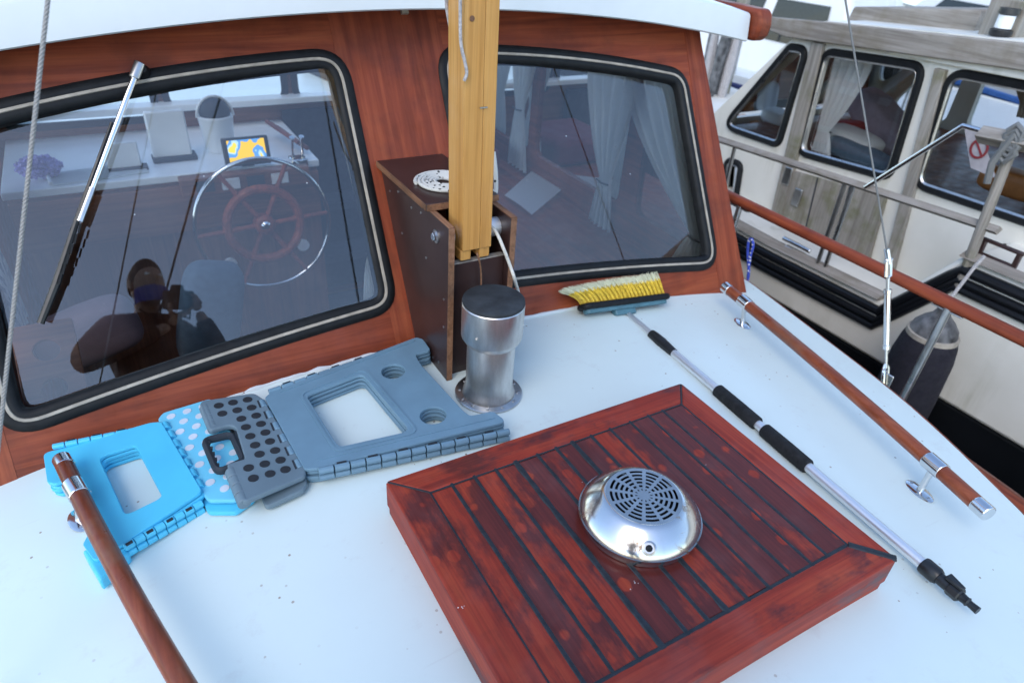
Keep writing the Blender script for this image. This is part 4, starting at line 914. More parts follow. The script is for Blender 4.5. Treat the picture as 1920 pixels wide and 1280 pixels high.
t_ = thing('bucket', (c_.x, 3.24, ZC), 'cream bucket shaped lamp with dark dome standing on the helm counter', 'lamp')
mb = MB(); mb.lathe([(.055, 0), (.060, .01), (.072, .14), (.074, .15), (.070, .155)], (c_.x, 3.24, ZC), 28); mb.build('body', M['int_white'], t_)
mb = MB(); mb.lathe([(.064, .1552), (.062, .185), (.05, .21), (.03, .225), (.005, .23)], (c_.x, 3.24, ZC), 28); mb.build('dome', M['dark_slot'], t_)
mb = MB(); mb.tube([(c_.x+.074*math.cos(a), 3.24-.01, ZC+.15+.085*math.sin(a)) for a in [math.pi*i/14 for i in range(15)]], .006, 8); mb.build('hood', M['int_white'], t_)
# duster
M['lilac'] = plain('lilac_microfibre', (.46, .40, .78), .95, 0, .3, 90, .8)
c_ = at_y(72, 312, 3.08); t_ = thing('duster', (c_.x, 3.08, ZC), 'fluffy lilac duster lying at the left end of the helm counter', 'duster'); mb = MB()
for i in range(260):
    d = Vector((random.gauss(0, 1), random.gauss(0, 1), random.gauss(0, .6))).normalized(); p = Vector((c_.x, 3.10, ZC+.045)); e_ = Vector((d.x*.075, d.y*.05, d.z*.045))
    mb.tube([p+e_*.4, p+e_*random.uniform(.85, 1.1)], [.010, .006], 5)
mb.build('head', M['lilac'], t_)
mb = MB(); mb.tube([(c_.x+.02, 3.07, ZC+.02), (c_.x+.03, 2.99, ZC+.012)], .007, 8); mb.build('handle', M['int_white'], t_)
# papers and throttle on the counter
mb = MB(); a = at_z(190, 300, ZC+.003); mb.box((a.x-.02, 3.03+.05, ZC+.004), (.34, .14, .006), Matrix.Rotation(.12, 3, 'Z')); tag(mb.build('papers', M['curtain'], origin=(a.x, 3.08, ZC)), 'pale stack of papers lying on the left of the helm counter', 'papers')
c_ = at_y(558, 292, 2.98); t_ = thing('throttle', (c_.x, 2.98, ZC-.02), 'chrome throttle lever box right of the chart plotter', 'throttle')
mb = MB(); mb.box((c_.x, 2.98, ZC), (.07, .07, .04)); mb.build('base', M['steel'], t_, bevel=.006)
for s_ in (-.02, .02):
    mb = MB(); mb.tube([(c_.x+s_, 2.98, ZC+.01), (c_.x+s_, 2.965, ZC+.10), (c_.x+s_, 2.96, ZC+.115)], [.006, .006, .012], 10); mb.build('lever', M['steel'], t_)
for k_ in range(3):
    mb = MB(); a, b = at_y(500+9*k_, 228+5*k_, 3.35), at_y(560+8*k_, 268+5*k_, 3.05); mb.tube([a, b], .010, 8); tag(mb.build('wooden_stick', M['mahog_y'], origin=a), ['brown wooden stick leaning behind the chart plotter, leftmost of three', 'brown wooden stick leaning behind the chart plotter, middle of three', 'brown wooden stick leaning behind the chart plotter, rightmost of three'][k_], 'stick', 'sticks behind the plotter')
# cushions, shelf, table
def pillow(name, c, sx, sy, sz, rot, mat, label):
    mb = MB()
    def fn(i, j):
        a = i*2*math.pi; b = (j-.5)*math.pi; e1, e2 = .45, .6
        pw = lambda x, e: math.copysign(abs(x)**e, x)
        p = Vector((sx*pw(math.cos(b), e1)*pw(math.cos(a), e1), sy*pw(math.sin(b), e2), sz*pw(math.cos(b), e1)*pw(math.sin(a), e1)))
        p *= 1+.06*mnoise.noise(p*9+Vector(c)); return Vector(c)+rot @ p
    mb.grid(fn, 40, 20); return tag(mb.build(name, mat, smooth=80, origin=c), label, 'cushion')
M['slate_cloth'] = plain('slate_blue_cloth', (.06, .10, .14), .95, 0, .15, 40, .3)
M['pink_cloth'] = plain('pale_pink_cloth', (.14, .10, .12), .95, 0, .08, 30, .2)
pillow('cushion', at_y(395, 590, 2.25), .10, .06, .20, Matrix.Rotation(RAD(14), 3, 'Y'), M['slate_cloth'], 'slate blue upright chair cushion below the steering wheel')
pillow('cushion', at_y(165, 625, 2.20), .15, .06, .09, Matrix.Rotation(RAD(-14), 3, 'Y'), M['pink_cloth'], 'pale pink cushion low behind the left window')
bt = thing('bench', (1.55, 2.8, -.95), 'wooden bench with papers along the right side inside the wheelhouse', 'bench')
mb = MB(); mb.box((1.56, 2.72, -.16), (.62, 1.7, .03)); mb.build('seat', M['mahog_y'], bt, bevel=.004); mb = MB(); mb.box((1.27, 2.72, -.56), (.03, 1.68, .77)); mb.build('front_panel', M['int_wood'], bt)
M['red_cloth'] = plain('dull_red_cloth', (.16, .02, .03), .9)
mb = MB(); mb.box((1.52, 3.18, -.07), (.40, .42, .14)); tag(mb.build('seat_pad', M['red_cloth'], origin=(1.52, 3.18, -.14), bevel=.03, seg=3), 'dull red seat pad at the far end of the bench', 'cushion')
pz = -.110; pq = [at_z(1005, 312, pz), at_z(1066, 350, pz), at_z(1000, 406, pz), at_z(944, 366, pz)]
pq = [p.lerp(Vector((1.60, 2.62, pz)), .08) for p in pq]
mb = MB(); mb.grid(lambda i, j: (pq[0].lerp(pq[1], i)).lerp(pq[3].lerp(pq[2], i), j)+Vector((0, 0, .006*math.sin(i*3)*j)), 8, 8); tag(mb.build('paper_sheet', M['curtain'], origin=pq[0]), 'white sheet of paper lying on the bench behind the right window', 'paper')
sf = thing('cup_shelf', (-.14, 1.80, -.35), 'wooden shelf with two round cup holes behind the left window', 'shelf')
a = at_y(95, 690, 1.80); Ms = Matrix.Translation(a) @ Matrix.Rotation(RAD(35), 4, 'X'); plate('shelf_board', roundpoly([(-.07, -.13), (.07, -.13), (.07, .13), (-.07, .13)], .01), [circle((0, .05), .03), circle((0, -.06), .03)], .014, Ms, M['int_wood'], sf, bevel=.002)
tbq = thing('slatted_table', (.3, 1.75, -.6), 'low slatted wooden table behind the foot of the left window', 'table')
for k_ in range(5):
    a = at_y(448+5*k_, 640-14*k_, 1.85+.06*k_); mb = MB(); mb.box((.20, 1.66+.06*k_, -.22), (.55, .045, .015)); mb.build('slat', M['ply_edge'], tbq)
for sx in (-.02, .42):
    mb = MB(); mb.box((sx, 1.78, -.24), (.035, .30, .022)); mb.build('bearer', M['ply_edge'], tbq)
    mb = MB(); mb.box((sx, 1.78, -.60), (.035, .035, .70)); mb.build('leg', M['ply_edge'], tbq)
sp = thing('step_case', (1.05, 3.3, -.95), 'dark companionway steps right of the helm counter', 'steps')
for k_ in range(3):
    mb = MB(); mb.box((1.02, 3.15+.16*k_, -.8+.22*k_), (.42, .16, .04)); mb.build('step', M['dark_slot'], sp)
mb = MB(); mb.box((1.02, 3.60, -.42), (.46, .02, 1.04)); mb.build('painted_void', M['navy'], sp)  # navy sheet paints in the darkness of the companionway void

# ================================================================== NEIGHBOUR BOAT
HXN, CXN = 2.97, 3.40
nb = thing('motor_cruiser', (4.2, 2.0, -1.3), 'cream motor cruiser with weathered grey wood trim moored alongside on the right', 'boat')
zdeck, zhigh = -.40, -.06
hul = [(-3.0, -.68), (7.5, -.70), (7.9, -.30), (2.2, zdeck-.02), (1.50, zdeck), (1.27, zhigh), (-3.0, zhigh+.02)]
mb = MB(); mb.prism([(HXN, y, z) for y, z in hul], (2.5, 0, 0)); mb.build('hull', M['neigh_white'], nb, bevel=.02)
mb = MB(); mb.prism([(HXN-.006, -3.0, -.683), (HXN-.006, 7.5, -.703), (HXN+.10, 7.3, -1.6), (HXN+.10, -3.0, -1.6)], (2.45, 0, 0)); mb.build('black_bottom', M['black_hull'], nb)
spath = [(-3.0, zhigh-.02), (1.24, zhigh-.04), (1.50, zdeck-.045), (2.2, zdeck-.06), (7.8, -.36)]
for k_, (dzk, rr_) in enumerate(((0, .024), (-.050, .018), (-.085, .018))):
    P = []
    for (a, za), (b, zb_) in zip(spath, spath[1:]):
        for i in range(8): P.append(Vector((HXN-.004, a+(b-a)*i/8, za+(zb_-za)*i/8+dzk)))
    P.append(Vector((HXN-.004, spath[-1][0], spath[-1][1]+dzk))); mb = MB(); mb.tube(P, rr_, 10, up=(1, 0, 0)); mb.build('rubbing_strake', M['black_hull'], nb)
for (pts) in ([(-3, zhigh+.022), (1.27, zhigh+.004)], [(1.52, zdeck+.004), (2.2, zdeck-.012), (7.8, -.29)]):
    P = [Vector((HXN+.03, y, z+.008)) for y, z in pts]; mb = MB(); mb.tube(P, .055, 4, flat=.36, up=(0, 0, 1)); mb.build('deck_edge', M['grey_wood'], nb, smooth=0)
# cabin side with openings
def cq(u, v, x=CXN): p = at_x(u, v, x); return Vector((p.y, p.z))
top_y = cq(1500, 72)
W1 = roundpoly([cq(1487, 88), cq(1519, 92), cq(1466, 272), cq(1362, 236)], [.03, .05, .05, .06], 6)
W2 = roundpoly([cq(1553, 96), cq(1738, 124), cq(1674, 333), cq(1503, 285)], .06, 6)
W3 = roundpoly([cq(1790, 134), Vector((.95, cq(1790, 134).y+.03)), Vector((.95, cq(1722, 345).y+.02)), cq(1722, 345)], .07, 6)
PH = roundpoly([cq(1368, 298), cq(1396, 308), cq(1386, 372), cq(1362, 366)], .04, 5)
zroof = cq(1500, 72).y
col = [Vector((cq(1336, 222).x, zdeck-.02)), cq(1334, 222), cq(1470, 92), cq(1500, 66), Vector((.3, zroof+.12)), Vector((-2.0, zroof+.10)), Vector((-2.0, zhigh-.02)), Vector((1.3, zhigh-.02)), Vector((1.5, zdeck-.02))]
cab = yz_plate('cabin_side', col, [W1, W2, W3, PH], CXN, .05, M['neigh_white'], nb, smooth=0)
yz_plate('cabin_side', col, [W1, W2, W3], 5.05, .05, M['neigh_white'], nb, smooth=0)
for h in (W1, W2, W3, PH):
    P = [Vector((CXN-.026, p.x, p.y)) for p in h]; 
    mb = MB(); mb.sweep(P, [(-.018, 0), (-.018, .012), (.010, .016), (.020, .0), (.020, -.03)], (-1, 0, 0)); wf = mb.build('window', M['rubber'], nb, smooth=30)
    mb = MB(); mb.sweep(P, [(-.024, 0), (-.024, .007), (-.016, .013), (-.013, .010)], (-1, 0, 0)); mb.build('frame', M['steel_dull'], wf)
    mb = MB(); mb.add([(CXN, p.x, p.y) for p in h], [tuple(range(len(h)))]); mb.build('pane', M['glass_n'], wf, smooth=0)
for h in (W1, W2, W3):
    mb = MB(); mb.add([(5.05, p.x, p.y) for p in h], [tuple(range(len(h)))]); mb.build('far_pane', M['glass_n'], nb, smooth=0)
# raked cabin front, roof, trim
f0, f1 = cq(1336, 222), cq(1500, 66)
mb = MB(); mb.hexa([(CXN+.03, f0.x, zdeck), (5.02, f0.x, zdeck), (5.02, f0.x-.04, zdeck), (CXN+.03, f0.x-.04, zdeck)], [(CXN+.03, f0.x, f0.y), (5.02, f0.x, f0.y), (5.02, f0.x-.04, f0.y), (CXN+.03, f0.x-.04, f0.y)]); mb.build('cabin_front', M['neigh_white'], nb)
fpn = lambda k_: f0.lerp(f1, k_)
for x0, x1 in ((CXN+.03, CXN+.10), (4.16, 4.26), (4.95, 5.02)):
    mb = MB(); a, b = fpn(0), fpn(1); mb.hexa([(x0, a.x, a.y), (x1, a.x, a.y), (x1, a.x-.05, a.y), (x0, a.x-.05, a.y)], [(x0, b.x, b.y), (x1, b.x, b.y), (x1, b.x-.05, b.y), (x0, b.x-.05, b.y)]); mb.build('windscreen_post', M['neigh_white'], nb)
mb = MB(); a, b = fpn(.06), fpn(.95); mb.add([(CXN+.1, a.x-.02, a.y), (4.95, a.x-.02, a.y), (4.95, b.x-.02, b.y), (CXN+.1, b.x-.02, b.y)], [(0, 1, 2, 3)]); mb.build('windscreen', M['glass_n'], nb, smooth=0)
TXN = CXN-.05
tr = [cq(1422, 36, TXN), cq(1436, 31, TXN), cq(1560, 42, TXN), cq(1920, 80, TXN), Vector((-2, zroof+.30)), Vector((-2, zroof+.11)), cq(1920, 132, TXN), cq(1480, 70, TXN), cq(1432, 52, TXN)]
mb = MB(); mb.prism([(TXN-.03, p.x, p.y) for p in tr], (.05, 0, 0)); mb.build('roof_trim', M['grey_wood'], nb, bevel=.006)
mb = MB(); tz = cq(1700, 55, TXN); mb.prism([(TXN, p.x, p.y+.005) for p in (tr[0]+Vector((-.03, -.02)), tr[2], tr[3], Vector((-2, zroof+.305)), Vector((-2, zroof+.14)), tr[7]+Vector((0, .01)))], (1.75, 0, 0)); mb.build('cabin_roof', M['neigh_white'], nb)
a, b = cq(1592, 44, 3.65), cq(1830, 62, 3.65); mb = MB(); mb.prism([(3.62, a.x, a.y), (3.62, b.x, b.y), (3.62, b.x, b.y+.10), (3.62, a.x-.02, a.y+.085)], (.5, 0, 0)); mb.build('roof_hatch_coaming', M['grey_wood'], nb, bevel=.008)
mb = MB(); c_ = at_x(1885, 62, 3.50); mb.box(c_+Vector((.02, .02, .05)), (.10, .16, .16)); lampb = mb.build('lamp_board', M['grey_wood_z'], nb, bevel=.006)
mb = MB(); mb.lathe([(.04, 0), (.045, .01), (.045, .025), (.032, .03), (.032, .085), (.042, .09), (.04, .11)], c_+Vector((-.06, -.01, -.01)), 20); mb.build('navigation_lamp', M['black_plastic'], lampb)
mb = MB(); mb.lathe([(.0335, .032), (.0335, .083)], c_+Vector((-.06, -.01, -.01)), 20); mb.build('lamp_lens', M['int_white'], lampb)
# uprights, door
def strip(u0, v0, u1, v1, wpx, x, name, mat, th=.03):
    a0, a1 = at_x(u0, v0, x), at_x(u0+wpx, v0+wpx*.2, x); b0, b1 = at_x(u1, v1, x), at_x(u1+wpx*.95, v1+wpx*.25, x)
    mb = MB(); mb.hexa([a0, a1, b1, b0], [p+Vector((th, 0, 0)) for p in (a0, a1, b1, b0)]); return mb.build(name, mat, nb, bevel=.003)
strip(1521, 78, 1428, 470, 22, CXN-.055, 'door_post', M['grey_wood_z']); strip(1752, 128, 1650, 520, 20, CXN-.055, 'door_post', M['grey_wood_z'])
dq = [at_x(u, v, CXN-.050) for u, v in ((1478, 318), (1662, 368), (1612, 545), (1442, 480))]
mb = MB(); mb.prism(dq, (.02, 0, 0)); dr = mb.build('sliding_door', M['grey_wood_z'], nb, bevel=.004)
for k_ in (.33, .66):
    a, b = dq[0].lerp(dq[1], k_), dq[3].lerp(dq[2], k_); mb = MB(); mb.tube([a+Vector((-.001, 0, 0)), b+Vector((-.001, 0, 0))], .004, 6); mb.build('plank_joint', M['dark_slot'], dr)
for k_ in (0, 1):
    a = at_x(1476+k_*18, 330+k_*40, CXN-.06); mb = MB(); mb.box(a, (.012, .05, .10)); mb.build('door_lock', M['steel_dull'], dr, bevel=.004)
# guard rail
r0, r1 = at_x(1350, 262, HXN+.02), at_x(1858, 428, HXN+.02)
mb = MB(); mb.tube([r0+(r0-r1)*1.6, r0, r1, r1+(r1-r0)*.02], .030, 4, flat=.62, up=(0, 0, 1)); gr = mb.build('guard_rail', M['grey_wood'], nb, smooth=0)
for u, v in ((1378, 275), (1584, 345), (1600, 350)):
    a = at_x(u, v, HXN+.02); mb = MB(); mb.tube([a, (a.x, a.y, zdeck+.01)], .011, 8); mb.build('stanchion', M['steel_dull'], gr)
a, b = at_x(1908, 250, HXN), at_x(1795, 545, HXN); mb = MB(); mb.tube([a, b], .020, 10); mb.build('stanchion', M['grey_wood_z'], gr)
a, b, c_ = at_x(1622, 352, HXN), at_x(1806, 236, HXN), at_x(1842, 246, HXN)
mb = MB(); mb.tube([a, a.lerp(b, .95), b, b.lerp(c_, .3), c_], .0105, 12); mb.build('steel_arm', M['steel'], nb)
a, b = at_x(1838, 252, HXN), at_x(1960, 275, HXN); mb = MB(); mb.tube([a, b], .045, 4, flat=.8, up=(0, 0, 1)); mb.build('arm_beam', M['grey_wood'], nb, smooth=0, bevel=.004)
mb = MB(); a = at_x(1905, 250, HXN-.03); mb.tube([a+Vector((0, .03*math.cos(k_*1.3), .035*math.sin(k_*1.3)-.004*k_)) for k_ in range(22)], .012, 8); mb.tube([a+Vector((0, 0, 0)), a+Vector((-.01, .03, -.12)), a+Vector((0, .02, -.2))], .014, 8); mb.build('lashing', M['wire_grey'], nb)
mb = MB(); a = at_x(1868, 487, HXN+.06); mb.box(a, (.02, .16, .012)); mb.box(a+Vector((0, .07, .03)), (.02, .02, .06)); mb.box(a+Vector((0, -.07, .03)), (.02, .02, .06)); mb.box(a+Vector((0, 0, .06)), (.02, .17, .014)); mb.build('fairlead', M['brown_ply'], nb, bevel=.004)
mb = MB(); a = at_x(1490, 470, HXN+.04); mb.box(a, (.03, .12, .02)); mb.tube([a+Vector((0, -.09, .035)), a+Vector((0, .09, .035))], .012, 8); mb.build('cleat', M['steel'], nb, bevel=.004)
# things inside the neighbour cabin
mb = MB(); mb.box((4.2, 2.0, -.08), (1.5, 2.2, .04)); mb.build('cabin_table_top', M['int_wood'], nb)
M['cloth_a'] = plain('grey_lilac_cloth', (.24, .22, .27), .9); M['cloth_r'] = plain('red_cloth', (.20, .02, .025), .9); M['orange_w'] = plain('orange_wood', (.5, .2, .06), .5)
for (u, v, x, sx, sy, sz, m_, ry, lab) in ((1660, 235, 4.0, .12, .26, .09, 'cloth_a', .5, 'grey lilac cushion leaning in the middle window of the cruiser'), (1600, 262, 3.72, .10, .17, .05, 'curtain', .1, 'white folded cloth inside the middle window of the cruiser'), (1585, 240, 3.85, .08, .11, .045, 'cloth_r', -.2, 'red folded cloth inside the middle window of the cruiser'), (1615, 292, 3.62, .08, .22, .05, 'slate_cloth', .1, 'dark cloth bundle at the sill of the middle cruiser window'), (1420, 240, 3.75, .05, .18, .03, 'orange_w', .15, 'orange wooden tray inside the raked left cruiser window'), (1455, 218, 3.85, .06, .10, .05, 'curtain', 0, 'white package inside the raked left cruiser window'), (1905, 345, 3.80, .08, .16, .06, 'orange_w', 0, 'orange brown bundle inside the right cruiser window')):
    pillow('bundle', at_x(u, v, x), sx, sy, sz, Matrix.Rotation(ry, 3, 'X'), M[m_], lab)
ya, yb_ = cq(1600, 110).x, cq(1545, 110).x
curtain('curtain', 'pale curtain at the left of the middle cruiser window', cq(1625, 110).x, cq(1548, 110).x, cq(1525, 255).x, cq(1545, 285).x, cq(1505, 285).x, cq(1560, 96).y, cq(1520, 245).y, cq(1510, 285).y, .012, M['curtain'], lambda y, z, w: Vector((CXN+.07+w, y, z)), 5)
curtain('curtain', 'beige curtain hanging in the right cruiser window', cq(1890, 150).x, cq(1835, 150).x, cq(1850, 220).x, cq(1875, 235).x, cq(1835, 235).x, cq(1840, 145).y, cq(1850, 200).y, cq(1850, 232).y, .012, M['cream'], lambda y, z, w: Vector((CXN+.30+w, y, z)), 5)
M['sticker'] = plain('white_sticker', (.36, .34, .36), .7); st = [at_x(u, v, CXN-.003) for u, v in ((1808, 240), (1840, 250), (1868, 335), (1820, 315))]
mb = MB(); mb.prism(st, (.001, 0, 0)); so_ = mb.build('paper_sign', M['sticker'], nb)
c_ = sum(st, Vector())/4+Vector((-.004, 0, .015)); mb = MB(); mb.tube([c_+Vector((0, .035*math.cos(i*math.pi/12), .040*math.sin(i*math.pi/12))) for i in range(24)], .006, 6, closed=True, flat=.3, up=(1, 0, 0)); mb.tube([c_+Vector((0, .025, .028)), c_+Vector((0, -.025, -.028))], .005, 6, flat=.3, up=(1, 0, 0)); mb.build('red_ring', M['cloth_r'], so_)
# fender
fc = at_x(1738, 700, 2.76); fd = thing('fender', (fc.x, fc.y, fc.z-.28), 'navy cloth covered boat fender with grey cap hanging between the boats', 'fender')
M['fcap'] = plain('chalky_fender_cap', (.10, .10, .10), .5, 0, .9, 18)
ft = at_x(1772, 575, 2.76); dirf = Vector((0, 0, -1))
topz = at_x(1745, 628, 2.76).z; cxf, cyf = fc.x, at_x(1742, 640, 2.76).y
mb = MB(); prof = [(.02, -.62), (.08, -.60), (.118, -.52), (.122, -.30), (.118, -.10), (.108, -.03), (.100, .0)]; mb.lathe(prof, (cxf, cyf, topz), 28); mb.build('sleeve', M['navy'], fd)
mb = MB(); mb.lathe([(.1005, .0), (.099, .018), (.094, .020)], (cxf, cyf, topz), 28); mb.build('sleeve_hem', M['cream'], fd)
mb = MB(); mb.lathe([(.094, .005), (.085, .045), (.062, .075), (.036, .098), (.026, .12), (.024, .17), (.012, .18)], (cxf, cyf, topz), 24); mb.build('fender_end', M['fcap'], fd)
mb = MB(); mb.tube([(cxf, cyf, topz+.16), (cxf+.05, cyf-.01, topz+.30), (cxf+.07, cyf-.02, topz+.36)], .007, 8); mb.build('lanyard', M['cord_g'], fd)
# ================================================================== MORE BOATS
def boat(name, label, loc, length, beam, hcol, ccol, stripe, heading, cabh=.8, mast=0, cover=None):
    r_ = thing(name, loc, label, 'boat', 'boats moored in the harbour'); Rz = Matrix.Rotation(heading, 3, 'Z'); L0 = Vector(loc)
    T = lambda x, y, z: L0+Rz @ Vector((x, y, z))
    def hw(s_): return beam/2*(1-max(0, (s_-.45)/.55)**2.2)*(.82+.18*min(1, s_/.3))
    fb = .85
    def hull_(i, j):
        a = j*2-1; k_ = min(1, abs(a)*1.0); w = hw(i)*math.copysign(min(1, abs(a)/.75), a); z = -.25 if abs(a) < .2 else (abs(a)-.2)/.8*(fb+.25*i)
        return T(w*(.82+.18*max(0, z)/fb), (i-.5)*length, z)
    mb = MB(); mb.grid(hull_, 24, 20); hl = mb.build('hull', hcol, r_, smooth=40)
    mb = MB(); mb.grid(lambda i, j: T(hw(i)*(2*j-1)*.99, (i-.5)*length, fb+.25*i-.02), 24, 6); mb.build('deck', M['roof_white'], r_)
    for sg in (-1, 1):
        mb = MB(); mb.tube([T(sg*(hw(i/24)+.005)*.985, (i/24-.5)*length, fb+.25*i/24-.12) for i in range(25)], .05, 6, flat=1); mb.build('stripe', stripe, r_)
    cl, cw = length*.42, beam*.62
    lo = [T(-cw/2, -cl*.55, fb), T(cw/2, -cl*.55, fb), T(cw/2, cl*.6, fb+.1), T(-cw/2, cl*.6, fb+.1)]; hi = [T(-cw/2*.88, -cl*.5, fb+cabh), T(cw/2*.88, -cl*.5, fb+cabh), T(cw/2*.85, cl*.35, fb+cabh), T(-cw/2*.85, cl*.35, fb+cabh)]
    mb = MB(); mb.hexa(lo, hi); cb_ = mb.build('cabin', ccol, r_, bevel=.06, seg=3)
    for sg, (a0, a1, b1, b0) in ((-1, (lo[3], lo[0], hi[0], hi[3])), (1, (lo[1], lo[2], hi[2], hi[1]))):
        for q in range(3):
            k0, k1 = .10+.29*q, .34+.29*q; pt_ = lambda s_, t_: a0.lerp(a1, s_).lerp(b0.lerp(b1, s_), t_)
            out = (Rz @ Vector((sg, 0, .1)))*.012; quad = [pt_(k0, .42)+out, pt_(k1, .42)+out, pt_(k1, .85)+out, pt_(k0, .85)+out]
            mb = MB(); mb.add(quad, [(0, 1, 2, 3)]); mb.build('window', M['boat_glass'], r_, smooth=0)
    quad = [lo[2].lerp(lo[3], .08), lo[2].lerp(lo[3], .92), hi[2].lerp(hi[3], .90), hi[2].lerp(hi[3], .10)]; quad = [quad[0].lerp(quad[3], .35), quad[1].lerp(quad[2], .35), quad[1].lerp(quad[2], .9), quad[0].lerp(quad[3], .9)]
    mb = MB(); mb.add([p+Rz @ Vector((0, .015, .006)) for p in quad], [(0, 1, 2, 3)]); mb.build('window', M['boat_glass'], r_, smooth=0)
    for sg in (-1, 1):
        pts = [T(sg*hw(.15+.8*i/12)*.93, ((.15+.8*i/12)-.5)*length, fb+.25*(.15+.8*i/12)+.5) for i in range(13)]
        mb = MB(); mb.tube(pts, .016, 6); rr_ = mb.build('guard_rail', M['steel_dull'], r_)
        for i in range(0, 13, 2): mb = MB(); mb.tube([pts[i], pts[i]-Vector((0, 0, .52))], .012, 6); mb.build('stanchion', M['steel_dull'], rr_)
    if mast:
        mb = MB(); mb.tube([T(0, length*.12, fb), T(0, length*.12, fb+mast)], [.07, .045], 10); mb.build('mast', M['alu'], r_)
        mb = MB(); mb.tube([T(0, length*.10, fb+1.3), T(0, -length*.3, fb+1.25)], .05, 8); bo_ = mb.build('boom', M['alu'], r_)
        mb = MB(); mb.tube([T(0, length*.10, fb+1.42), T(0, -length*.1, fb+1.42), T(0, -length*.3, fb+1.34)], [.16, .14, .08], 10); mb.build('sail_cover', cover or M['navy'], r_)
    return r_
M['boat_glass'] = plain('dark_boat_window', (.02, .025, .03), .08); M['teal_stripe'] = plain('teal_stripe', (.05, .42, .40), .4); M['blue_cover'] = plain('blue_boat_cover', (.04, .14, .42), .7); M['navy_stripe'] = plain('navy_stripe', (.02, .03, .10), .4)
M['boat_white'] = plain('white_gelcoat', (.80, .80, .78), .3, 0, .03, 3)
WZ = -1.30
boat('moored_boat', 'white motor boat with teal stripe seen beyond the roof corner', (9.6, 10.2, WZ), 7.0, 2.5, M['boat_white'], M['boat_white'], M['teal_stripe'], RAD(60), 1.0)
boat('moored_boat', 'white yacht with pale blue hull line behind the cruiser bow', (6.9, 6.2, WZ), 6.5, 2.3, M['boat_white'], M['boat_white'], M['navy_stripe'], RAD(12), .95)
boat('moored_boat', 'white sailing yacht with blue cover behind the cruiser roof', (10.4, 4.6, WZ), 8.0, 2.8, M['boat_white'], M['boat_white'], M['blue_cover'], RAD(-8), .9, 9, M['blue_cover'])
boat('moored_boat', 'far white boat at the top right behind the cruiser lamp', (13.2, 3.6, WZ), 8.0, 2.8, M['boat_white'], M['boat_white'], M['navy_stripe'], RAD(-5), 1.1)
boat('moored_boat', 'white boat far ahead seen through the front wheelhouse windows', (1.0, 11.0, WZ), 7.0, 2.6, M['boat_white'], M['boat_white'], M['navy_stripe'], RAD(85), 1.2)
boat('moored_boat', 'far white boat with blue stripe beyond the white yacht, left of the cruiser', (13.5, 14.0, WZ), 8.0, 2.6, M['boat_white'], M['boat_white'], M['blue_cover'], RAD(80), 1.0)
# tied sail and ropes on a post between the boats
ps = thing('fender_post', (5.0, 4.6, -1.3), 'dark bundle of ropes and rolled canvas on a mooring post behind the wheelhouse', 'mooring post')
a = at_x(1368, 120, 5.2); mb = MB(); mb.tube([(a.x, a.y, -1.35), (a.x, a.y, a.z+.6)], .06, 10); mb.build('post', M['grey_wood_z'], ps)
for k_ in range(9):
    x_, y_ = a.x-.1+random.uniform(-.13, .13), a.y+random.uniform(-.15, .15); zt_ = a.z+random.uniform(.1, .5); mb = MB()
    mb.tube([(x_, y_, zt_), (x_+random.uniform(-.03, .03), y_, zt_-.3), (x_+random.uniform(-.05, .05), y_+.02, zt_-.75)], [.03, .05, .035], 8); mb.build('rope_bundle', M[('fcap', 'cord_g', 'caulk')[k_ % 3]], ps)

# ================================================================== PHOTOGRAPHER (seen as a reflection)
M['skin'] = plain('skin', (.42, .24, .17), .5, 0, .08, 30); M['jacket'] = plain('rusty_brown_jacket_cloth', (.085, .034, .020), .85, 0, .3, 60, .3); M['jeans'] = plain('blue_denim', (.03, .05, .13), .9, 0, .3, 80, .3)
M['hair'] = plain('short_dark_hair', (.02, .014, .010), .7, 0, .4, 200, .6); M['mask'] = plain('blue_face_mask', (.05, .09, .42), .8); M['leather'] = plain('dark_shoe', (.02, .018, .016), .5)
def skin(name, verts, edges, radii, mat, parent, root=0, sub=2):
    me = bpy.data.meshes.new(name); L0 = base(parent) if parent else Vector(); me.from_pydata([tuple(Vector(v)-L0) for v in verts], edges, [])
    o = bpy.data.objects.new(name, me); COL.objects.link(o); o.parent = parent; me.materials.append(mat)
    o.modifiers.new('skin', 'SKIN').use_smooth_shade = True
    if not me.skin_vertices: return o
    for i, r_ in enumerate(radii):
        d = me.skin_vertices[0].data[i]; d.radius = r_ if isinstance(r_, tuple) else (r_, r_); d.use_root = (i == root)
    ss = o.modifiers.new('sub', 'SUBSURF'); ss.levels = 1; ss.render_levels = sub
    return o
fh = Vector((_f.x, _f.y, 0)).normalized(); rh = _r0.copy(); up = Vector((0, 0, 1))
FEET = Vector((-.13, -.42, -.46)); pe = thing('person', FEET, 'person in dark brown jacket and jeans photographing the deck, reflected in the left window', 'person')
headc = CAM + Vector((-.17, -.125, .20)); chin = headc - up*.10 + fh*.045; neck = headc - fh*.055 - up*.13
chest = neck - fh*.06 - up*.20; belly = chest - fh*.01 - up*.22; pelvis = belly - up*.16 + fh*.0
def side(s_, v): return v
V = [pelvis, belly, chest, neck, headc - up*.03, headc + up*.055]; Eg = [(0, 1), (1, 2), (2, 3), (3, 4), (4, 5)]; Rr = [(.15, .11), (.135, .10), (.155, .11), .055, (.070, .085), (.062, .078)]
JV, JE, JR = [pelvis + up*.02, belly, chest, neck - up*.05], [(0, 1), (1, 2), (2, 3)], [(.185, .14), (.17, .13), (.18, .135), .085]
TV, TE, TR = [pelvis + up*.03], [], [(.17, .125)]
hands = []
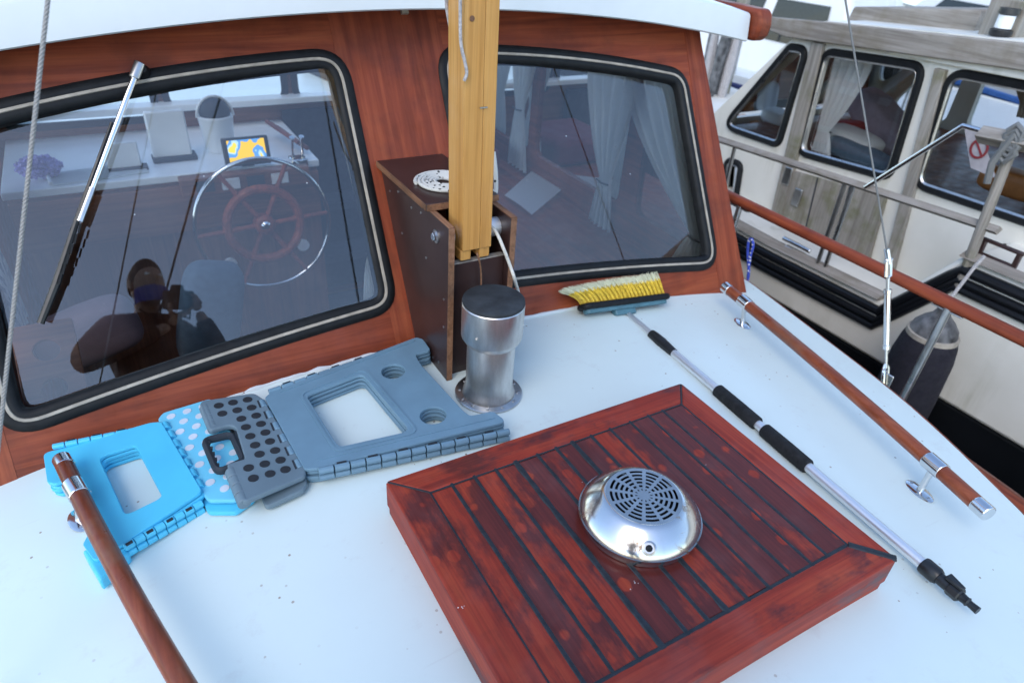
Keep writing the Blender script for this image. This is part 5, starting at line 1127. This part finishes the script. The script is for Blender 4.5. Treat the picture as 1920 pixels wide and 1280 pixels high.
for s_ in (-1, 1):
    sh_ = chest + up*.12 + rh*(.18*s_) + fh*.01; el_ = sh_ + rh*(.17*s_) - up*.22 + fh*.06
    wr = (CAM - _f*.10 + _r*(.105) - _u*.055) if s_ > 0 else (CAM - _f*.075 - _r*.045 - _u*.125)
    n0 = len(V); V += [sh_, el_, wr]; Eg += [(2, n0), (n0, n0+1), (n0+1, n0+2)]; Rr += [.060, .043, .026]
    m0 = len(JV); JV += [sh_, sh_.lerp(el_, .5), el_, el_.lerp(wr, .5), wr.lerp(el_, .12)]; JE += [(2, m0)]+[(m0+i, m0+i+1) for i in range(4)]; JR += [.085, .074, .066, .056, .044]
    hip = pelvis - up*.06 + rh*(.09*s_); kn = Vector((FEET.x, FEET.y, 0)) + rh*(.11*s_) + fh*.05 + up*.03; an = Vector((FEET.x, FEET.y, -.40)) + rh*(.12*s_); toe = an + fh*.15 + rh*(.02*s_) - up*.025
    n1 = len(V); V += [hip, kn, an, toe]; Eg += [(0, n1), (n1, n1+1), (n1+1, n1+2), (n1+2, n1+3)]; Rr += [.085, .055, .038, .030]
    q0 = len(TV); TV += [hip, hip.lerp(kn, .5), kn, kn.lerp(an, .5), an]; TE += [(0, q0)]+[(q0+i, q0+i+1) for i in range(4)]; TR += [.105, .092, .075, .066, .062]
    so_ = skin('shoe', [an - fh*.05 - up*.02, an + fh*.03 - up*.022, an + fh*.12 - up*.030, an + fh*.19 - up*.034], [(0, 1), (1, 2), (2, 3)], [(.036, .034), (.04, .036), (.042, .028), (.032, .022)], M['leather'], pe)
    # hand: palm and five fingers round the camera grip / under the lens
    if s_ > 0:
        pc_ = CAM - _f*.095 + _r*.088 - _u*.005; fd_ = -_r*.35 + _f*.75; sp_ = -_u; cur = -_r; th0 = pc_ - _f*.03 + _u*.01; thd = -_r*.8 - _f*.25
    else:
        pc_ = CAM - _f*.070 - _r*.012 - _u*.075; fd_ = _r*.85 + _u*.15; sp_ = _f*.9; cur = _u; th0 = pc_ - _r*.035 + _u*.012; thd = _u*.9 - _r*.1
    fd_ = fd_.normalized(); hv = [wr, wr.lerp(pc_, .6), pc_]; he = [(0, 1), (1, 2)]; hr = [.024, (.028, .018), (.030, .018)]
    for k_, ln in enumerate((.066, .074, .070, .056)):
        st_ = pc_ + sp_*(.021*(k_-1.5)) + fd_*.012; a_ = len(hv); d1 = (fd_ + cur*.25).normalized(); d2 = (fd_*.5 + cur*.9).normalized(); d3 = (fd_*.1 + cur).normalized()
        p1_ = st_ + d1*ln*.45; p2_ = p1_ + d2*ln*.33; p3_ = p2_ + d3*ln*.28
        hv += [st_, p1_, p2_, p3_]; he += [(2, a_), (a_, a_+1), (a_+1, a_+2), (a_+2, a_+3)]; hr += [.0095, .0090, .0082, .0070]
    a_ = len(hv); thd = thd.normalized(); hv += [th0, th0 + thd*.03, th0 + thd*.055]; he += [(1, a_), (a_, a_+1), (a_+1, a_+2)]; hr += [.0115, .0100, .0085]
    skin('hand', hv, he, hr, M['skin'], pe)
skin('body', V, Eg, Rr, M['skin'], pe); skin('jacket', JV, JE, JR, M['jacket'], pe); skin('trousers', TV, TE, TR, M['jeans'], pe)
def ell(c, ax, n=16):
    mb = MB(); mb.grid(lambda i, j: c + rh*(ax[0]*math.cos(2*math.pi*i)*math.sin(math.pi*j)) + fh*(ax[1]*math.sin(2*math.pi*i)*math.sin(math.pi*j)) + up*(ax[2]*math.cos(math.pi*j)), n*2, n); return mb
ell(headc + fh*.0, (.078, .096, .118)).build('head', M['skin'], pe, smooth=80)
def hairfn(i, j):
    a = 2*math.pi*i; b = math.pi*.56*j; d = rh*(math.cos(a)*math.sin(b)*.084) + fh*(math.sin(a)*math.sin(b)*.102) + up*(math.cos(b)*.125)
    back = max(0, math.sin(a)*math.sin(b)); return headc - fh*.008 + up*(.004+.05*back) + d*(1-.10*back)
mb = MB(); mb.grid(hairfn, 36, 16); mb.build('hair', M['hair'], pe, smooth=80)
mb = MB(); nz = headc + fh*.096 - up*.012; mb.tube([nz + up*.035 - fh*.008, nz + fh*.016 - up*.008, nz - up*.016], [.008, .014, .011], 10); mb.build('nose', M['skin'], pe, smooth=80)
for s_ in (-1, 1):
    ell(headc + rh*(.080*s_) - up*.008 - fh*.006, (.010, .020, .031), 8).build('ear', M['skin'], pe, smooth=80)
    ell(headc + rh*(.032*s_) + fh*.086 + up*.012, (.013, .008, .008), 8).build('eye', M['int_white'], pe, smooth=80)
mb = MB(); mb.tube([headc + fh*.088 - up*.055 + rh*(.024*t_) for t_ in (-1, -.5, 0, .5, 1)], .005, 8); mb.build('mouth', M['cloth_r'], pe, smooth=80)
mb = MB(); mb.grid(lambda i, j: headc + rh*(.086*math.sin((i-.5)*2.6)) + fh*(.090*math.cos((i-.5)*2.6)+.010) - up*(.055+.070*j) - fh*(.030*j), 20, 8); mb.build('mask', M['mask'], pe, smooth=80)
pc_ = thing('photo_camera', CAM - _f*.12, 'black camera held up by the photographer, reflected in the left window', 'camera')
Rc = Matrix((_r, _u, -_f)).transposed()
mb = MB(); mb.box(CAM - _f*.105 + _r*.008, (.14, .095, .055), Rc); mb.build('camera_body', M['black_plastic'], pc_, bevel=.01, seg=3)
mb = MB(); mb.prism([CAM - _f*.125 + _u*.047 + _r*x + _u*y for x, y in ((-.03, 0), (.03, 0), (.018, .03), (-.018, .03))], _f*.045); mb.build('prism_hump', M['black_plastic'], pc_, bevel=.004)
mb = MB(); mb.tube([CAM - _f*.08, CAM - _f*.055, CAM - _f*.054, CAM - _f*.022], [.036, .036, .040, .041], 28); mb.build('lens', M['rubber'], pc_)
mb = MB(); mb.tube([CAM + _r*.07 - _f*.10, CAM + _r*.09 - _f*.16 - _u*.10, neck + rh*.07 + fh*.07 - up*.02], .006, 8); mb.tube([CAM - _r*.065 - _f*.10, CAM - _r*.09 - _f*.16 - _u*.10, neck - rh*.07 + fh*.07 - up*.02], .006, 8); mb.build('strap', M['black_plastic'], pc_)
# stay behind the photographer that shows as a dark line in the left window
nrm = Vector((0, -math.cos(TILT), math.sin(TILT)))
def mirror_pt(u, v, d):
    p = on_plane(u, v, FO, nrm); r_ = ray(u, v).normalized(); r_ = r_ - nrm*2*r_.dot(nrm); return p + r_*d
for (q0, q1, lab) in (((525, 150, 3.6), (608, 600, 3.0), 'thin dark stay behind the photographer, reflected in the left window right of the wheel'), ((318, 230, 3.4), (180, 730, 2.9), 'thin dark stay behind the photographer, reflected in the left window beside the wiper')):
    a, b = mirror_pt(*q0), mirror_pt(*q1); d = (a-b).normalized(); mb = MB(); mb.tube([b - d*.9, a + d*4], .007, 8); tag(mb.build('stay', M['caulk'], origin=b), lab, 'rigging')
